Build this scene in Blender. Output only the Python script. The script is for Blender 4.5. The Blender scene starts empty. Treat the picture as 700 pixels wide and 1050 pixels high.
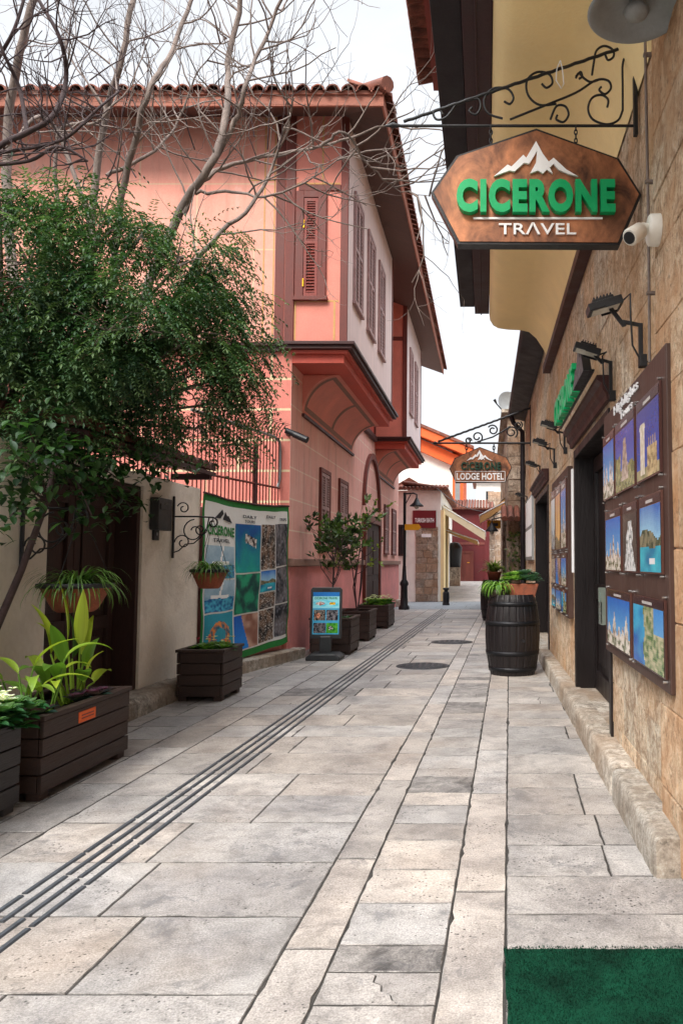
import bpy, math, random
from mathutils import Vector, Matrix, noise as mnoise
rnd = random.Random(11)
SC = bpy.context.scene
COL = SC.collection
PI = math.pi
rad = math.radians

# ------------------------------------------------------------------ camera
F, H0, VX, VY = 800.0, 1.40, 498.0, 577.0
TH = math.atan2(VY - 525.0, F)
CT, ST = math.cos(TH), math.sin(TH)
def ray(px, py):
    dx, dy = (px - VX) / F, -(py - 525.0) / F
    return Vector((dx, CT - dy * ST, ST + dy * CT))
def at(px, py, X=None, Y=None, Z=None):
    r = ray(px, py)
    if X is not None: t = X / r.x
    elif Y is not None: t = Y / r.y
    else: t = (Z - H0) / r.z
    return Vector((0, 0, H0)) + r * t
cam = bpy.data.cameras.new('camera')
co = bpy.data.objects.new('camera', cam); COL.objects.link(co)
cam.sensor_fit = 'VERTICAL'; cam.sensor_height = 36.0; cam.sensor_width = 24.0
cam.lens = 36.0 * F / 1050.0
cam.shift_x = -(VX - 350.0) / 1050.0
cam.clip_start = 0.05; cam.clip_end = 2000
co.location = (0, 0, H0); co.rotation_euler = (PI / 2 + TH, 0, 0)
SC.camera = co

# ------------------------------------------------------------------ colour
def s2l(c):
    c = c / 255.0
    return c / 12.92 if c <= 0.04045 else ((c + 0.055) / 1.055) ** 2.4
def rgb(r, g, b): return (s2l(r), s2l(g), s2l(b))
def mulc(c, k): return (c[0] * k, c[1] * k, c[2] * k)
def lerp(a, b, t): return a + (b - a) * t
def mixc(a, b, t):
    t = max(0, min(1, t)); return tuple(lerp(a[i], b[i], t) for i in range(3))
def nz(x, y, z=0.0): return mnoise.noise(Vector((x, y, z)))

# ------------------------------------------------------------------ materials
def N(nt, kind, **kw):
    n = nt.nodes.new(kind)
    for k, v in kw.items():
        if k in n.inputs: n.inputs[k].default_value = v
        else: setattr(n, k, v)
    return n
def base_nodes(name):
    m = bpy.data.materials.new(name); m.use_nodes = True
    nt = m.node_tree; b = nt.nodes['Principled BSDF']
    return m, nt, b
def mixrgb(nt, mode, fac, a, b):
    n = nt.nodes.new('ShaderNodeMix'); n.data_type = 'RGBA'; n.blend_type = mode
    def put(sock, v):
        if hasattr(v, 'is_output'): nt.links.new(v, sock)
        elif isinstance(v, (tuple, list)): sock.default_value = (v[0], v[1], v[2], 1)
        else: sock.default_value = v
    put(n.inputs[0], fac); put(n.inputs[6], a); put(n.inputs[7], b)
    return n.outputs[2]
def ramp(nt, src, p0, p1, c0=(0, 0, 0), c1=(1, 1, 1)):
    r = nt.nodes.new('ShaderNodeValToRGB')
    r.color_ramp.elements[0].position = p0; r.color_ramp.elements[1].position = p1
    r.color_ramp.elements[0].color = (*c0, 1); r.color_ramp.elements[1].color = (*c1, 1)
    nt.links.new(src, r.inputs[0]); return r.outputs[0]
def noise_tex(nt, vec, scale, detail=6, rough=0.6, dist=0.0):
    n = N(nt, 'ShaderNodeTexNoise', Scale=scale, Detail=detail, Roughness=rough, Distortion=dist)
    nt.links.new(vec, n.inputs['Vector']); return n.outputs[0]
def coords(nt, scale=(1, 1, 1), kind='Object'):
    t = nt.nodes.new('ShaderNodeTexCoord')
    mp = nt.nodes.new('ShaderNodeMapping'); mp.inputs['Scale'].default_value = scale
    nt.links.new(t.outputs[kind], mp.inputs[0]); return mp.outputs[0]
def add_bump(nt, b, h, strength, dist=0.01):
    bp = N(nt, 'ShaderNodeBump', Strength=strength, Distance=dist)
    nt.links.new(h, bp.inputs['Height']); nt.links.new(bp.outputs[0], b.inputs['Normal'])
def attr(nt, name='Col'):
    a = nt.nodes.new('ShaderNodeAttribute'); a.attribute_name = name; return a.outputs['Color']

def mat(name, col, rough=0.75, var=0.25, scale=3.0, bump=0.25, bscale=60, metal=0.0, stretch=(1, 1, 1), use_attr=False, col2=None, spec=0.4, dirt=0.0, dirtcol=(0.05, 0.04, 0.03)):
    m, nt, b = base_nodes(name)
    v = coords(nt, stretch)
    n1 = noise_tex(nt, v, scale, 7, 0.62)
    c2 = col2 if col2 else mulc(col, 1 - var)
    c = ramp(nt, n1, 0.32, 0.68, c2, col if col2 else tuple(min(1, x * (1 + var * .5)) for x in col))
    n2 = noise_tex(nt, v, bscale, 4, 0.6)
    c = mixrgb(nt, 'OVERLAY', min(1, var * 1.2), c, n2)
    if dirt > 0:
        n3 = noise_tex(nt, v, scale * .7, 9, .7, .6)
        c = mixrgb(nt, 'MIX', mixrgb(nt, 'MULTIPLY', 1.0, ramp(nt, n3, .52, .70), (dirt, dirt, dirt)), c, dirtcol)
    if use_attr: c = mixrgb(nt, 'MULTIPLY', 1.0, c, attr(nt))
    nt.links.new(c, b.inputs['Base Color'])
    b.inputs['Metallic'].default_value = metal
    b.inputs['Specular IOR Level'].default_value = spec
    rr = ramp(nt, n1, 0.3, 0.7, (max(0, rough - .12),) * 3, (min(1, rough + .1),) * 3)
    nt.links.new(rr, b.inputs['Roughness'])
    if bump > 0: add_bump(nt, b, n2, bump, 0.01)
    return m

def paving_mat():
    m, nt, b = base_nodes('limestone paving')
    v0 = coords(nt)
    # every slab is cut from another piece of stone
    off = nt.nodes.new('ShaderNodeVectorMath'); off.operation = 'MULTIPLY_ADD'; off.inputs[1].default_value = (61, 37, 53)
    nt.links.new(attr(nt), off.inputs[0]); nt.links.new(v0, off.inputs[2]); v = off.outputs[0]
    big = noise_tex(nt, v, 2.2, 8, 0.65, .4); mid = noise_tex(nt, v, 9, 8, 0.7, .8); fine = ramp(nt, noise_tex(nt, v, 130, 6, 0.75), .34, .66)
    c = ramp(nt, big, .34, .66, (.280, .256, .238), (.50, .462, .425))
    c = mixrgb(nt, 'OVERLAY', .75, c, mid)
    c = mixrgb(nt, 'OVERLAY', .42, c, fine)
    st = ramp(nt, mid, .55, .68)
    c = mixrgb(nt, 'MIX', mixrgb(nt, 'MULTIPLY', 1, st, (.35, .35, .35)), c, (.15, .14, .14))
    blt = noise_tex(nt, v, 5.5, 13, .78, .5)
    c = mixrgb(nt, 'MIX', mixrgb(nt, 'MULTIPLY', 1, ramp(nt, blt, .555, .60), (.55, .55, .55)), c, (.17, .165, .165))
    c = mixrgb(nt, 'MIX', mixrgb(nt, 'MULTIPLY', 1, ramp(nt, blt, .36, .44, (1, 1, 1), (0, 0, 0)), (.30, .30, .30)), c, (.52, .49, .465))
    vp = nt.nodes.new('ShaderNodeTexVoronoi'); vp.inputs['Scale'].default_value = 38; nt.links.new(v, vp.inputs['Vector'])
    pit = mixrgb(nt, 'MULTIPLY', 1, ramp(nt, vp.outputs['Distance'], .13, .24, (1, 1, 1), (0, 0, 0)), ramp(nt, noise_tex(nt, v, 3.3, 4, .6), .48, .60))
    c = mixrgb(nt, 'MIX', mixrgb(nt, 'MULTIPLY', 1, pit, (.95, .95, .95)), c, (.04, .037, .035))
    warm = ramp(nt, noise_tex(nt, v0, .9, 5, .6), .52, .70)
    c = mixrgb(nt, 'MIX', mixrgb(nt, 'MULTIPLY', 1, warm, (.22, .22, .22)), c, (.50, .37, .26))
    veins = nt.nodes.new('ShaderNodeTexVoronoi'); veins.feature = 'DISTANCE_TO_EDGE'; veins.inputs['Scale'].default_value = 2.6
    wv = nt.nodes.new('ShaderNodeVectorMath'); wv.operation = 'ADD'
    nn = N(nt, 'ShaderNodeTexNoise', Scale=5.0, Detail=6.0); nt.links.new(v, nn.inputs['Vector'])
    nt.links.new(v, wv.inputs[0]); nt.links.new(nn.outputs['Color'], wv.inputs[1]); nt.links.new(wv.outputs[0], veins.inputs['Vector'])
    vm = ramp(nt, veins.outputs[0], 0.0, .012, (.22,) * 3, (0,) * 3)
    c = mixrgb(nt, 'MIX', vm, c, (.17, .15, .13))
    spots = ramp(nt, noise_tex(nt, v, 26, 3, .5), .70, .76)
    c = mixrgb(nt, 'MIX', mixrgb(nt, 'MULTIPLY', 1, spots, (.6, .6, .6)), c, (.09, .08, .075))
    # darker slabs are veined: their tone bites through a blotchy mask
    sp = nt.nodes.new('ShaderNodeSeparateColor'); at0 = attr(nt); nt.links.new(at0, sp.inputs[0])
    isdark = ramp(nt, sp.outputs[1], .50, .72, (1, 1, 1), (0, 0, 0))
    blot = ramp(nt, noise_tex(nt, v, 6.5, 9, .72, 1.2), .40, .60)
    lift = mixrgb(nt, 'MULTIPLY', 1, isdark, blot)
    c = mixrgb(nt, 'MULTIPLY', 1, c, mixrgb(nt, 'MIX', lift, at0, (.86, .87, .88)))
    wear = ramp(nt, noise_tex(nt, v0, 1.1, 6, .6, .3), .35, .7, (.80, .80, .81), (1.08, 1.07, 1.05))
    c = mixrgb(nt, 'MULTIPLY', 1, c, wear)
    nt.links.new(c, b.inputs['Base Color'])
    nt.links.new(ramp(nt, mid, .3, .7, (.38,) * 3, (.68,) * 3), b.inputs['Roughness'])
    b.inputs['Specular IOR Level'].default_value = .45
    hh = mixrgb(nt, 'ADD', .5, mid, fine)
    add_bump(nt, b, hh, .35, .006)
    return m

def stone_mat(name, c_lo, c_hi, stain, streak=(1, 1, .45), s=5.0, bump=.9):
    m, nt, b = base_nodes(name)
    v = coords(nt, streak); v1 = coords(nt)
    n1 = noise_tex(nt, v, s, 9, .72, .9); n2 = noise_tex(nt, v, s * 5, 7, .7); n3 = noise_tex(nt, v1, 1.3, 5, .6)
    c = ramp(nt, n1, .38, .62, c_lo, c_hi)
    c = mixrgb(nt, 'OVERLAY', .9, c, n2)
    c = mixrgb(nt, 'OVERLAY', .7, c, noise_tex(nt, v1, s * 14, 4, .75))
    c = mixrgb(nt, 'MIX', mixrgb(nt, 'MULTIPLY', 1, ramp(nt, n3, .42, .62), (.75, .75, .75)), c, stain)
    run = ramp(nt, noise_tex(nt, coords(nt, (5, 5, .5)), 1.0, 6, .65), .54, .70)
    c = mixrgb(nt, 'MIX', mixrgb(nt, 'MULTIPLY', 1, run, (.38, .38, .38)), c, mulc(stain, .45))
    pits = ramp(nt, noise_tex(nt, v, s * 4.2, 3, .5), .60, .70)
    c = mixrgb(nt, 'MIX', mixrgb(nt, 'MULTIPLY', 1, pits, (.55, .55, .55)), c, mulc(c_lo, .4))
    c = mixrgb(nt, 'MULTIPLY', 1, c, attr(nt))
    nt.links.new(c, b.inputs['Base Color']); b.inputs['Roughness'].default_value = .9
    b.inputs['Specular IOR Level'].default_value = .2
    add_bump(nt, b, mixrgb(nt, 'ADD', .8, n1, n2), bump, .035)
    return m

def ashlar_paint(name, col, line, axis, bw, bh, lw=.012, var=.12):
    """painted render with cream lines ruled on it as stone courses"""
    m, nt, b = base_nodes(name)
    v = coords(nt)
    sx = nt.nodes.new('ShaderNodeSeparateXYZ'); nt.links.new(v, sx.inputs[0])
    cx = nt.nodes.new('ShaderNodeCombineXYZ'); nt.links.new(sx.outputs[axis], cx.inputs[0]); nt.links.new(sx.outputs['Z'], cx.inputs[1])
    br = nt.nodes.new('ShaderNodeTexBrick'); nt.links.new(cx.outputs[0], br.inputs['Vector'])
    br.inputs['Color1'].default_value = (*col, 1); br.inputs['Color2'].default_value = (*mulc(col, .93), 1); br.inputs['Mortar'].default_value = (*line, 1)
    br.inputs['Scale'].default_value = 1; br.inputs['Mortar Size'].default_value = lw; br.inputs['Mortar Smooth'].default_value = .3
    br.inputs['Brick Width'].default_value = bw; br.inputs['Row Height'].default_value = bh
    n1 = noise_tex(nt, v, 1.6, 8, .65, .5); n2 = noise_tex(nt, v, 45, 4, .6)
    vs = coords(nt, (3, 3, .35)); n3 = noise_tex(nt, vs, 1.5, 7, .65)
    c = mixrgb(nt, 'OVERLAY', var * 2.2, br.outputs[0], n1)
    c = mixrgb(nt, 'OVERLAY', var * 1.2, c, n2)
    c = mixrgb(nt, 'MIX', mixrgb(nt, 'MULTIPLY', 1, ramp(nt, n3, .50, .74), (.46, .46, .46)), c, mulc(col, .42))
    pl = noise_tex(nt, v, 2.1, 12, .72, .4)
    c = mixrgb(nt, 'MIX', mixrgb(nt, 'MULTIPLY', 1, ramp(nt, pl, .60, .64), (.28, .28, .28)), c, mixc(col, (.8, .74, .7), .55))
    c = mixrgb(nt, 'MIX', mixrgb(nt, 'MULTIPLY', 1, ramp(nt, pl, .35, .40, (1, 1, 1), (0, 0, 0)), (.30, .30, .30)), c, mulc(col, .55))
    nt.links.new(c, b.inputs['Base Color']); b.inputs['Roughness'].default_value = .85; b.inputs['Specular IOR Level'].default_value = .25
    add_bump(nt, b, n2, .2, .006)
    return m

def leaf_mat(name, gloss=.6):
    m, nt, b = base_nodes(name)
    c = attr(nt)
    nt.links.new(c, b.inputs['Base Color']); b.inputs['Roughness'].default_value = gloss
    b.inputs['Specular IOR Level'].default_value = .35
    tr = nt.nodes.new('ShaderNodeBsdfTranslucent'); nt.links.new(mixrgb(nt, 'MULTIPLY', 1, c, (1.3, 1.5, .7)), tr.inputs[0])
    mx = nt.nodes.new('ShaderNodeMixShader'); mx.inputs[0].default_value = .28
    nt.links.new(b.outputs[0], mx.inputs[1]); nt.links.new(tr.outputs[0], mx.inputs[2])
    nt.links.new(mx.outputs[0], nt.nodes['Material Output'].inputs[0])
    return m

def print_mat(name, rough=.25):
    m, nt, b = base_nodes(name)
    v = coords(nt)
    c = mixrgb(nt, 'OVERLAY', .35, attr(nt), noise_tex(nt, v, 22, 8, .75, 1.0))
    c = mixrgb(nt, 'OVERLAY', .35, c, noise_tex(nt, v, 110, 4, .7))
    nt.links.new(c, b.inputs['Base Color']); b.inputs['Roughness'].default_value = rough
    b.inputs['Specular IOR Level'].default_value = .4
    return m

def copper_mat():
    m, nt, b = base_nodes('rusted copper sheet')
    v = coords(nt, (1, 1, .7))
    n1 = noise_tex(nt, v, 6, 8, .62, .8); n2 = noise_tex(nt, v, 28, 6, .7)
    c = ramp(nt, n1, .34, .66, rgb(78, 46, 32), rgb(190, 124, 84))
    c = mixrgb(nt, 'OVERLAY', .5, c, n2)
    c = mixrgb(nt, 'MIX', mixrgb(nt, 'MULTIPLY', 1, ramp(nt, noise_tex(nt, v, 3.2, 6, .6), .5, .72), (.7, .7, .7)), c, rgb(58, 40, 34))
    nt.links.new(c, b.inputs['Base Color']); b.inputs['Roughness'].default_value = .5; b.inputs['Metallic'].default_value = .25
    add_bump(nt, b, n2, .15, .005)
    return m

def carpet_mat():
    m, nt, b = base_nodes('green carpet')
    v = coords(nt)
    n1 = noise_tex(nt, v, 300, 3, .6); n2 = noise_tex(nt, v, 5, 9, .72, .5)
    c = ramp(nt, n2, .36, .64, (.002, .030, .016), (.006, .085, .044))
    c = mixrgb(nt, 'OVERLAY', .8, c, n1)
    c = mixrgb(nt, 'MULTIPLY', 1.0, c, attr(nt))
    nt.links.new(c, b.inputs['Base Color']); b.inputs['Roughness'].default_value = .9; b.inputs['Specular IOR Level'].default_value = .12
    add_bump(nt, b, n1, 1.0, .01)
    return m

M = {}
M['paving'] = paving_mat()
M['joint'] = mat('dark joint earth', (.05, .045, .04), .95, .5, 12, .5, 120)
M['tactile'] = mat('dark tactile rubber', (.06, .066, .076), .55, .3, 20, .2, 150)
M['iron'] = mat('black wrought iron', (.012, .012, .014), .5, .3, 20, .3, 200)
M['castiron'] = mat('grey cast iron', (.06, .06, .065), .55, .3, 30, .5, 120, metal=.4)
M['rwall'] = stone_mat('ochre limestone wall', rgb(168, 138, 112), rgb(242, 222, 194), rgb(204, 160, 118), (1, 1, 1), 8, .9)
M['quoin'] = stone_mat('orange quoin stone', rgb(168, 136, 108), rgb(240, 216, 184), rgb(200, 150, 108), (1, 1, .9), 8, .9)
M['kerbstone'] = stone_mat('worn kerb limestone', rgb(138, 128, 116), rgb(206, 196, 182), rgb(146, 124, 102), (1, 1, 1), 9, .35)
M['farstone'] = stone_mat('pale grey rubble stone', rgb(120, 106, 94), rgb(196, 180, 162), rgb(150, 120, 96), (1, 1, .8), 6, .8)
M['mortar'] = mat('dusty mortar', rgb(186, 156, 130), .95, .3, 6, .6, 60)
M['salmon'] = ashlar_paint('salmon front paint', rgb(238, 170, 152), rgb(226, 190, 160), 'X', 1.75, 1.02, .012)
M['salmonlow'] = ashlar_paint('salmon lower front paint', rgb(222, 138, 124), rgb(228, 206, 166), 'X', .95, .46, .02)
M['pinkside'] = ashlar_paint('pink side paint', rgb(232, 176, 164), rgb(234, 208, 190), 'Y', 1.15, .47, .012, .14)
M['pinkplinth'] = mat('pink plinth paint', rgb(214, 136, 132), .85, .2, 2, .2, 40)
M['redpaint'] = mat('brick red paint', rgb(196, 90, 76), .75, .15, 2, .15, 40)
M['terrapaint'] = mat('terracotta paint', rgb(222, 140, 124), .8, .15, 2, .15, 40)
M['rust'] = mat('rust brown trim', rgb(112, 56, 48), .6, .25, 6, .25, 80, stretch=(1, 1, .3))
M['darktrim'] = mat('dark brown trim', rgb(66, 34, 32), .55, .25, 6, .2, 60)
M['soffit'] = mat('brown soffit boards', rgb(98, 74, 68), .75, .3, 3, .3, 50, stretch=(.3, 3, 1))
M['fascia'] = mat('weathered pinkish fascia', rgb(168, 108, 90), .75, .3, 4, .3, 60, stretch=(.4, .4, 2), dirt=.3)
M['tile'] = mat('old clay roof tile', rgb(132, 80, 64), .85, .45, 6, .5, 60, use_attr=True, dirt=.6)
M['greygreen'] = mat('grey green band', rgb(146, 112, 98), .8, .2, 4, .2, 60)
M['creamline'] = mat('ochre line paint', rgb(206, 160, 104), .8, .15, 4, .1, 60)
M['baywhite'] = mat('off white bay boards', rgb(226, 206, 204), .7, .14, 3, .15, 50, stretch=(3, 3, .2))
M['shutter'] = mat('mauve brown shutter', rgb(168, 136, 134), .6, .25, 8, .2, 80)
M['shutterred'] = mat('red brown shutter', rgb(134, 58, 48), .55, .25, 8, .2, 80)
M['brass'] = mat('brass hinge', rgb(214, 160, 40), .35, .2, 30, 0, 60, metal=.8)
M['doorwood'] = mat('dark red wooden door', rgb(52, 30, 26), .7, .35, 5, .3, 60, stretch=(1, 1, .2))
M['brownwood'] = mat('reddish brown door wood', rgb(104, 48, 38), .5, .35, 5, .3, 60, stretch=(1, 1, .2))
M['blackwood'] = mat('near black door wood', rgb(24, 16, 16), .45, .3, 5, .3, 50, stretch=(1, 1, .2))
M['whitewash'] = mat('whitewashed render', rgb(222, 212, 198), .9, .16, 1.6, .5, 25, dirt=.5, dirtcol=rgb(150, 132, 112))
M['whitefar'] = mat('white render', rgb(240, 236, 228), .9, .12, 1.6, .3, 25, dirt=.25, dirtcol=rgb(170, 156, 140))
M['planter'] = mat('dark brown planter boards', rgb(60, 44, 38), .6, .35, 4, .5, 40, stretch=(1, .25, 2.5))
M['plantergrey'] = mat('dark grey planter boards', rgb(62, 60, 62), .6, .35, 4, .5, 40, stretch=(1, .25, 2.5))
M['soil'] = mat('potting soil', (.03, .022, .016), .95, .5, 20, 1, 60)
M['terracotta'] = mat('terracotta pot', rgb(146, 80, 56), .8, .3, 8, .3, 60, dirt=.6)
M['barrel'] = mat('dark stained oak staves', rgb(28, 22, 23), .42, .4, 6, .4, 50, stretch=(4, 4, .3))
M['hoop'] = mat('black iron hoop', rgb(30, 30, 33), .45, .3, 12, .2, 120, metal=.5)
M['leaf'] = leaf_mat('leaf')
M['leafgloss'] = leaf_mat('glossy leaf', .42)
M['petal'] = leaf_mat('petal', .7)
M['bark'] = mat('pale grey bark', rgb(132, 118, 110), .9, .4, 8, .8, 60, stretch=(1, 1, .4))
M['barkdark'] = mat('dark twig bark', rgb(70, 56, 56), .9, .35, 10, .6, 60)
M['print'] = print_mat('printed photo', .22)
M['cloth'] = print_mat('printed banner cloth', .7)
M['boardwood'] = mat('brown poster board', rgb(74, 52, 44), .5, .25, 4, .2, 40, stretch=(1, 1, .2))
M['steel'] = mat('steel pin', (.6, .6, .6), .3, .1, 20, 0, 60, metal=1)
M['copper'] = copper_mat()
M['signgreen'] = mat('emerald sign letter', rgb(0, 164, 98), .4, .08, 10, .05, 80)
M['signgreendark'] = mat('dark green letter', rgb(20, 60, 44), .45, .1, 10, .05, 80)
M['signwhite'] = mat('white sign enamel', rgb(240, 240, 240), .45, .04, 10, 0, 80)
M['blackplastic'] = mat('black plastic', (.014, .014, .016), .4, .2, 20, .1, 120)
M['whiteplastic'] = mat('white plastic', rgb(226, 220, 208), .4, .08, 8, .05, 80)
M['lampglass'] = mat('frosted lamp lens', rgb(196, 192, 178), .2, .1, 20, .1, 80)
M['greyenamel'] = mat('grey enamel', rgb(138, 140, 140), .45, .12, 6, .1, 60)
M['stucco'] = mat('cream yellow stucco', rgb(250, 224, 166), .9, .10, 1.2, .3, 40, dirt=.12, dirtcol=rgb(206, 176, 130))
M['eavedark'] = mat('near black eave board', rgb(34, 28, 34), .6, .3, 4, .2, 50)
M['eavebrown'] = mat('dark plum eave board', rgb(62, 42, 46), .6, .3, 4, .2, 50)
M['soffitred'] = mat('reddish eave boards', rgb(128, 60, 52), .7, .3, 3, .2, 50, stretch=(3, .3, 1))
M['orange'] = mat('orange paint', rgb(228, 104, 52), .75, .12, 2, .1, 40)
M['wine'] = mat('wine red render', rgb(90, 30, 32), .85, .2, 2, .2, 40)
M['signred'] = mat('dark red sign', rgb(112, 22, 32), .45, .15, 6, .05, 60)
M['signyellow'] = mat('yellow sign', rgb(228, 160, 28), .45, .1, 6, .05, 60)
M['awning'] = mat('cream awning cloth', rgb(240, 224, 190), .9, .1, 3, .1, 120)
M['awningtan'] = mat('tan awning cloth', rgb(206, 160, 104), .9, .15, 3, .1, 120)
M['carpet'] = carpet_mat()
M['glassdark'] = mat('dark window glass', (.02, .022, .026), .08, .1, 2, 0, 60)
M['bandstone'] = mat('blue grey crossing stone', rgb(132, 138, 142), .7, .3, 5, .4, 60)
M['clearplastic'] = mat('clear plastic', rgb(112, 120, 112), .25, .1, 5, 0, 60)
M['greybox'] = mat('dark grey box enamel', rgb(44, 46, 48), .45, .2, 10, .1, 80)

# ------------------------------------------------------------------ mesh builder
class MB:
    def __init__(s): s.v, s.f, s.c, s.m, s.sm = [], [], [], [], []
    def face(s, pts, col=(1, 1, 1), m=0, sm=False):
        i = len(s.v); s.v += [tuple(p) for p in pts]; s.f.append(tuple(range(i, i + len(pts))))
        s.c.append(col); s.m.append(m); s.sm.append(sm)
    def grid(s, P, col=(1, 1, 1), m=0, sm=True, cu=False, cv=False):
        """P[i][j] points"""
        n, k = len(P), len(P[0]); i0 = len(s.v)
        for r in P: s.v += [tuple(p) for p in r]
        for i in range(n - 1 + (1 if cu else 0)):
            for j in range(k - 1 + (1 if cv else 0)):
                a, b = i, (i + 1) % n; c, d = j, (j + 1) % k
                s.f.append((i0 + a * k + c, i0 + b * k + c, i0 + b * k + d, i0 + a * k + d))
                s.c.append(col(i, j) if callable(col) else col); s.m.append(m); s.sm.append(sm)
    def obox(s, o, a, b, c, col=(1, 1, 1), m=0):
        o, a, b, c = Vector(o), Vector(a), Vector(b), Vector(c)
        if a.cross(b).dot(c) < 0: a, b = b, a
        p = [o, o + a, o + a + b, o + b, o + c, o + a + c, o + a + b + c, o + b + c]
        i = len(s.v); s.v += [tuple(q) for q in p]
        for f in ((0, 3, 2, 1), (4, 5, 6, 7), (0, 1, 5, 4), (1, 2, 6, 5), (2, 3, 7, 6), (3, 0, 4, 7)):
            s.f.append(tuple(i + k for k in f)); s.c.append(col); s.m.append(m); s.sm.append(False)
    def box(s, x0, x1, y0, y1, z0, z1, col=(1, 1, 1), m=0):
        s.obox((x0, y0, z0), (x1 - x0, 0, 0), (0, y1 - y0, 0), (0, 0, z1 - z0), col, m)
    def tube(s, pts, r, n=8, col=(1, 1, 1), m=0, cap=True):
        pts = [Vector(p) for p in pts]
        if len(pts) < 2: return
        rs = r if isinstance(r, (list, tuple)) else [r] * len(pts)
        up = Vector((0, 0, 1)); rings = []; prev = None
        for i, p in enumerate(pts):
            t = (pts[min(i + 1, len(pts) - 1)] - pts[max(i - 1, 0)])
            if t.length < 1e-9: t = Vector((0, 0, 1))
            t.normalize()
            if prev is None:
                ref = up if abs(t.z) < .9 else Vector((1, 0, 0)); a = t.cross(ref).normalized()
            else:
                a = prev - t * prev.dot(t)
                a = a.normalized() if a.length > 1e-6 else t.orthogonal().normalized()
            prev = a; b = t.cross(a)
            rings.append([p + (a * math.cos(2 * PI * k / n) + b * math.sin(2 * PI * k / n)) * rs[i] for k in range(n)])
        s.grid(rings, col, m, True, False, True)
        if cap:
            s.face(rings[0][::-1], col, m); s.face(rings[-1], col, m)
    def lathe(s, prof, c=(0, 0, 0), n=24, col=(1, 1, 1), m=0, M4=None, sm=True):
        c = Vector(c); P = []
        for k in range(n):
            a = 2 * PI * k / n; row = []
            for (r, z) in prof:
                q = Vector((r * math.cos(a), r * math.sin(a), z))
                if M4: q = M4 @ q
                row.append(c + q)
            P.append(row)
        s.grid(P, col, m, sm, True, False)
    def prism(s, poly, o, ux, uy, un, depth, col=(1, 1, 1), m=0, side_m=None):
        o, ux, uy, un = Vector(o), Vector(ux), Vector(uy), Vector(un)
        A = [o + ux * x + uy * y for x, y in poly]; B = [p + un * depth for p in A]
        s.face(A[::-1], col, m); s.face(B, col, m)
        k = len(A)
        for i in range(k):
            j = (i + 1) % k; s.face([A[i], A[j], B[j], B[i]], col, m if side_m is None else side_m)
    def build(s, name, mats, parent=None, bevel=0, seg=2, fix=False):
        if not isinstance(mats, (list, tuple)): mats = [mats]
        if parent is not None: org = ORG[parent.name]
        else:
            xs = [p[0] for p in s.v]; ys = [p[1] for p in s.v]; zs = [p[2] for p in s.v]
            org = Vector(((min(xs) + max(xs)) / 2, (min(ys) + max(ys)) / 2, min(zs)))
        me = bpy.data.meshes.new(name)
        me.from_pydata([(p[0] - org.x, p[1] - org.y, p[2] - org.z) for p in s.v], [], s.f)
        for mm in mats: me.materials.append(M[mm] if isinstance(mm, str) else mm)
        me.polygons.foreach_set('material_index', s.m); me.polygons.foreach_set('use_smooth', s.sm)
        at_ = me.color_attributes.new('Col', 'FLOAT_COLOR', 'CORNER')
        buf = []
        for f, c in zip(s.f, s.c):
            if len(c) == len(f) and isinstance(c[0], tuple):
                for q in c: buf += [q[0], q[1], q[2], 1.0]
            else: buf += [c[0], c[1], c[2], 1.0] * len(f)
        at_.data.foreach_set('color', buf)
        me.update()
        o = bpy.data.objects.new(name, me); COL.objects.link(o)
        if parent is not None: o.parent = parent
        else: o.location = org
        ORG[o.name] = org
        if bevel > 0:
            w = o.modifiers.new('Weld', 'WELD'); w.merge_threshold = .0002
            b = o.modifiers.new('Bevel', 'BEVEL'); b.width = bevel; b.segments = seg; b.limit_method = 'ANGLE'; b.angle_limit = rad(40)
        return o
ORG = {}
def tag(o, label=None, cat=None, group=None, kind=None):
    if label: o['label'] = label
    if cat: o['category'] = cat
    if group: o['group'] = group
    if kind: o['kind'] = kind
    return o
def thing(name, label, cat, loc, group=None):
    e = bpy.data.objects.new(name, None); COL.objects.link(e); e.location = loc
    e.empty_display_size = .1; ORG[e.name] = Vector(loc)
    return tag(e, label, cat, group)
def copy_tree(o, parent=None):
    c = o.copy(); COL.objects.link(c)
    if parent is not None: c.parent = parent
    ORG[c.name] = ORG[o.name]
    for ch in list(o.children): copy_tree(ch, c)
    return c
def part(name, mats, parent, fn, bevel=0, label=None):
    mb = MB(); fn(mb); o = mb.build(name, mats, parent, bevel)
    if label: o['label'] = label
    return o

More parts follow.
